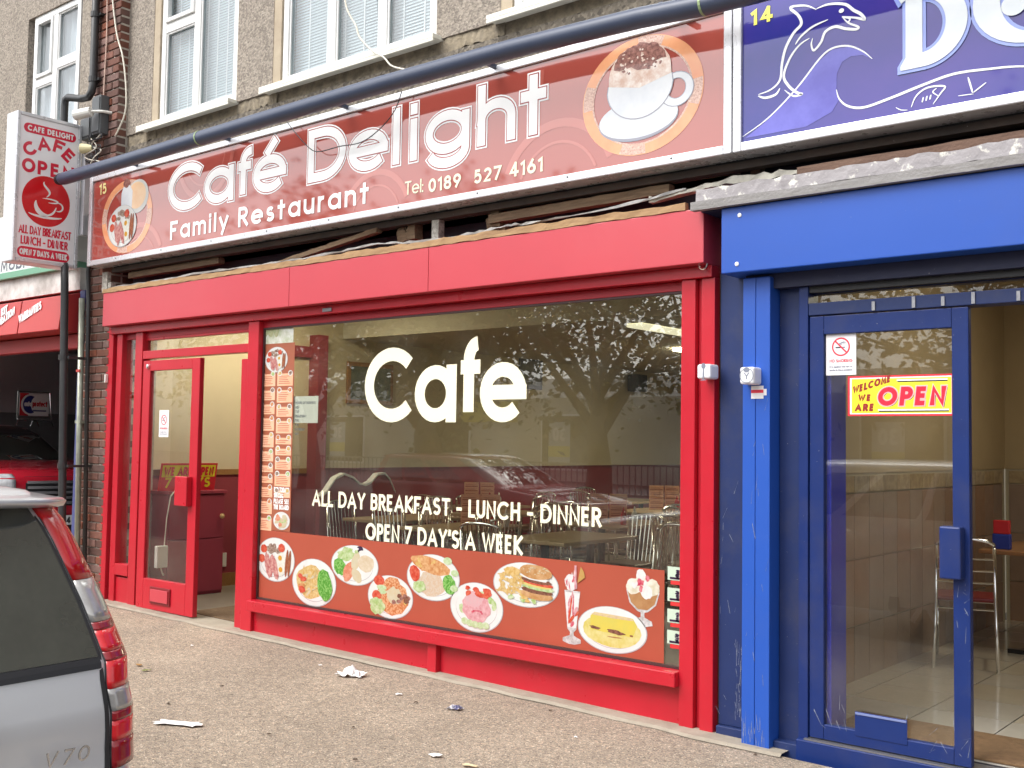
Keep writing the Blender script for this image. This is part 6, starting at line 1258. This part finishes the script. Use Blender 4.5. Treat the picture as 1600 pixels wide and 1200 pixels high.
# ================================================================ LITTER ON THE PAVEMENT
def gz(x): return zg(x)
PAPERW = M('litter_white', (.8, .79, .77), .8, col2=(.7, .69, .68), ns=20)
def crumple(nm, label, x, y, rx, ry, h, mat, n=9, rot=0, seed=1, group=None, cat='litter'):
    rnd = random.Random(seed); V = []; 
    for i in range(n):
        for j in range(n):
            u, v = i / (n - 1) * 2 - 1, j / (n - 1) * 2 - 1; q = 1 - .3 * max(abs(u), abs(v)) * rnd.random()
            px, py = u * rx * q, v * ry * q * (1 + .25 * math.sin(3 * u + seed)); V.append((x + px * math.cos(rot) - py * math.sin(rot), y + px * math.sin(rot) + py * math.cos(rot), gz(x) + .003 + h * rnd.random() * (1 - .6 * max(abs(u), abs(v)))))
    mb = MB(); mb.add(V, [(i * n + j, (i + 1) * n + j, (i + 1) * n + j + 1, i * n + j + 1) for i in range(n - 1) for j in range(n - 1)], mat)
    o = mb.obj(nm, None, label, cat, group); s = o.modifiers.new('thick', 'SOLIDIFY'); s.thickness = .002; return o
lx, ly = -5.363,-0.425; crumple('crumpled_tissue', 'crumpled white tissue on the pavement below the display window', lx, ly, .1, .07, .07, PAPERW, 9, .4, 3)
lx, ly = -5.141,-1.871; crumple('paper_strip', 'flat strip of white paper lying near the silver car', lx, ly, .15, .045, .012, PAPERW, 8, .45, 5)
lx, ly = -4.782,-0.569; crumple('paper_scrap', 'tiny white scrap of paper between the tissue and the dark wrapper', lx, ly, .022, .014, .012, PAPERW, 4, .8, 7)
lx, ly = -3.757,-1.322; crumple('paper_scrap', 'white paper scrap at the lower edge of the view', lx, ly, .035, .02, .02, PAPERW, 5, .3, 8)
lx, ly = -3.522,-1.323; crumple('paper_scrap', 'pale tan scrap beside the white paper at the lower edge', lx, ly, .045, .014, .012, M('litter_tan', (.6, .48, .3), .8), 5, .2, 9)
lx, ly = -4.304,-0.583; crumple('sweet_wrapper', 'dark blue and white sweet wrapper on the pavement', lx, ly, .045, .03, .04, M('wrapper', (.04, .04, .14), .3, col2=(.75, .72, .7), ns=28, amt=.2), 7, .3, 4)
LEAFM = M('dead_leaf', (.2, .09, .03), .8, col2=(.34, .2, .06), ns=30)
for k, (a, b, la) in enumerate(((-6.572,-1.230, 'red brown dead leaf beside the tail lamps of the silver car'), (-6.395,-1.282, 'yellow green fallen leaf beside the silver car'))):
    crumple('fallen_leaf', la, a, b, .032, .016, .015, LEAFM if k == 0 else M('green_leaf', (.2, .22, .06), .8), 5, k, 20 + k, cat='leaf')
for k, (a, b) in enumerate(((-6.890,-0.606), (-5.691,-1.198), (-5.547,-1.668), (-5.743,-0.372), (-3.987,-1.642), (-4.428,-1.257), (-3.454,-0.559), (-3.891,-0.214), (-2.611,-0.166), (-2.806,-0.108), (-4.565,-0.639), (-4.634,-1.660))):
    crumple('grit_crumb', 'small crumb of dirt on the pavement ' + ('below the red door', 'between the door and the paper strip', 'above the paper strip', 'below the breakfast plate picture', 'near the tan scrap at the lower edge', 'under the crumpled tissue', 'below the riser near the end post', 'below the sundae picture', 'before the blue door', 'before the blue pilaster', 'beside the dark wrapper', 'near the white scrap at the lower edge')[k], a, b, .012, .009, .01, M('crumb', (.09, .06, .04), .9) if k % 3 else PAPERW, 4, k, 40 + k, 'crumbs of dirt on the pavement')
lx, ly = -2.206,0.487; o = crumple('folded_paper', 'folded white paper scrap on the tan doormat behind the blue door', lx, ly, .06, .02, .02, PAPERW, 5, -.7, 12); o.location.z = BZ + .016

# ================================================================ ACROSS THE ROAD (seen mirrored in the glass)
BARK = M('tree_bark', (.12, .095, .07), .9, col2=(.06, .05, .04), ns=9, bump=.8, bs=30)
LEAVES = [M('leaf_dark', (.06, .065, .018), .6, rnd=.1), M('leaf_mid', (.095, .1, .028), .6), M('leaf_light', (.13, .135, .04), .6)]
def tree(label, x, y, r, h, cr_, seed):
    rnd = random.Random(seed); t = thing('street_tree', label, 'tree', (x, y, -.09), 'trees across the road'); mb = MB(); mb.tube([(x, y, -.1), (x + .05, y, 1), (x, y + .1, h * .3), (x + .1, y, h * .42)], [r * 1.25, r, r * .85, r * .6], BARK, 12); tips = []
    for k in range(9):
        a = k * 2.4; b = Vector((x, y, h * (.27 + .02 * k))); e_ = b + Vector((math.cos(a) * cr_ * rnd.uniform(.5, .85), math.sin(a) * cr_ * rnd.uniform(.5, .85), h * rnd.uniform(.25, .55))); mid = (b + e_) / 2 + Vector((0, 0, .4))
        mb.tube([b, mid, e_], [r * .45, r * .25, .03], BARK, 7); tips += [mid, e_]
        for q in range(3): f = e_ + Vector((rnd.uniform(-1.2, 1.2), rnd.uniform(-1.2, 1.2), rnd.uniform(-.3, 1.2))); mb.tube([mid.lerp(e_, .6), f], [.05, .015], BARK, 5); tips.append(f)
    mb.obj('trunk', t, smooth=True); mb = MB()
    for k in range(130):
        c0 = rnd.choice(tips) + Vector((rnd.gauss(0, .65), rnd.gauss(0, .65), rnd.gauss(0, .45)))
        m_ = LEAVES[rnd.choice((0, 0, 1, 1, 2))]; s0 = rnd.uniform(.35, .75); V, Fc = [], []
        for q in range(60):
            p = c0 + Vector((rnd.gauss(0, s0), rnd.gauss(0, s0), rnd.gauss(0, s0 * .7))); a = Vector((rnd.gauss(0, 1), rnd.gauss(0, 1), rnd.gauss(0, .6))).normalized() * rnd.uniform(.07, .13); b = a.cross(Vector((rnd.gauss(0, 1), rnd.gauss(0, 1), rnd.gauss(0, 1)))).normalized() * rnd.uniform(.04, .08); i = len(V)
            V += [p - a, p + b, p + a, p - b]; Fc.append((i, i + 1, i + 2, i + 3))
        mb.add(V, Fc, m_)
    mb.obj('crown', t)
tree('broad street tree across the road mirrored between the window letters', -17.0, -12.2, .36, 5.8, 3.8, 3)
tree('slimmer street tree across the road mirrored beside the end of the window', -15.2, -16.2, .3, 6.4, 4.0, 5)
tree('street tree across the road farther along towards the garage', -24.5, -15, .3, 6.2, 4., 8)
tree('street tree across the road opposite the blue shop', -5.5, -17, .3, 6.3, 4., 11)
rb = thing('retail_building', 'low pale retail building across the road mirrored in the shop glass', 'building', (-20, -28, -.09)); RW = M('retail_cream', (.6, .57, .5), .8, col2=(.54, .51, .45), ns=2, dirt=.08)
MB().box(-48, 14, -34, -27, -.1, 3.3, RW).obj('wall', rb); mb = MB(); mb.add([(-48, -27.2, 3.3), (14, -27.2, 3.3), (14, -34, 3.3), (-48, -34, 3.3), (-48, -30.6, 4.3), (14, -30.6, 4.3)], [(0, 1, 5, 4), (2, 3, 4, 5), (1, 2, 5), (3, 0, 4)], M('roof_slate', (.14, .13, .13), .8, col2=(.1, .1, .1), ns=4)); mb.obj('roof', rb)
for k in range(9):
    x = -44 + k * 6.2; wn = MB().box(x, x + 2.6, -27.0, -26.95, .6, 2.7, WPRINT).obj('window', rb); MB().box(x + .08, x + 2.52, -26.945, -26.93, .68, 2.62, CARGL).obj('pane', wn)
    if k % 2: pm2 = MB().box(x + .4, x + 1.4, -26.925, -26.915, .9, 2.4, M('poster_grey', (.5, .52, .56), .5)).box(x + .4, x + 1.4, -26.912, -26.9, 1.1, 1.5, M('poster_yellow', (.7, .6, .08), .5)); mfb = lambda u, v, o, x=x: (x + 1.4 - u, -26.91 + o, v); text(pm2, '30', mfb, .6, .5, .12, WPRINT, .003, x0=.2, z0=1.7); pm2.obj('window_poster', wn)
MB().box(-29.5, -26.6, -27, -26.9, 2.4, 3.2, M('poster_yellow')).obj('shop_board', rb)
fn = thing('metal_railing', 'metal railing along the far side of the road', 'railing', (-18, -20, -.09)); GRP = M('railing_grey', (.2, .2, .22), .5, metal=.3)
for z in (.15, 1.0): MB().box(-42, 6, -20.02, -19.98, z, z + .05, GRP).obj('rail', fn)
bme = piece('bar', -.012, .012, -.012, .012, .2, 1.0, GRP)
for k in range(240): o = put(bme, 'bar', fn, (-42 + k * .2 + 18, 0, .09))
cy.samples = 64
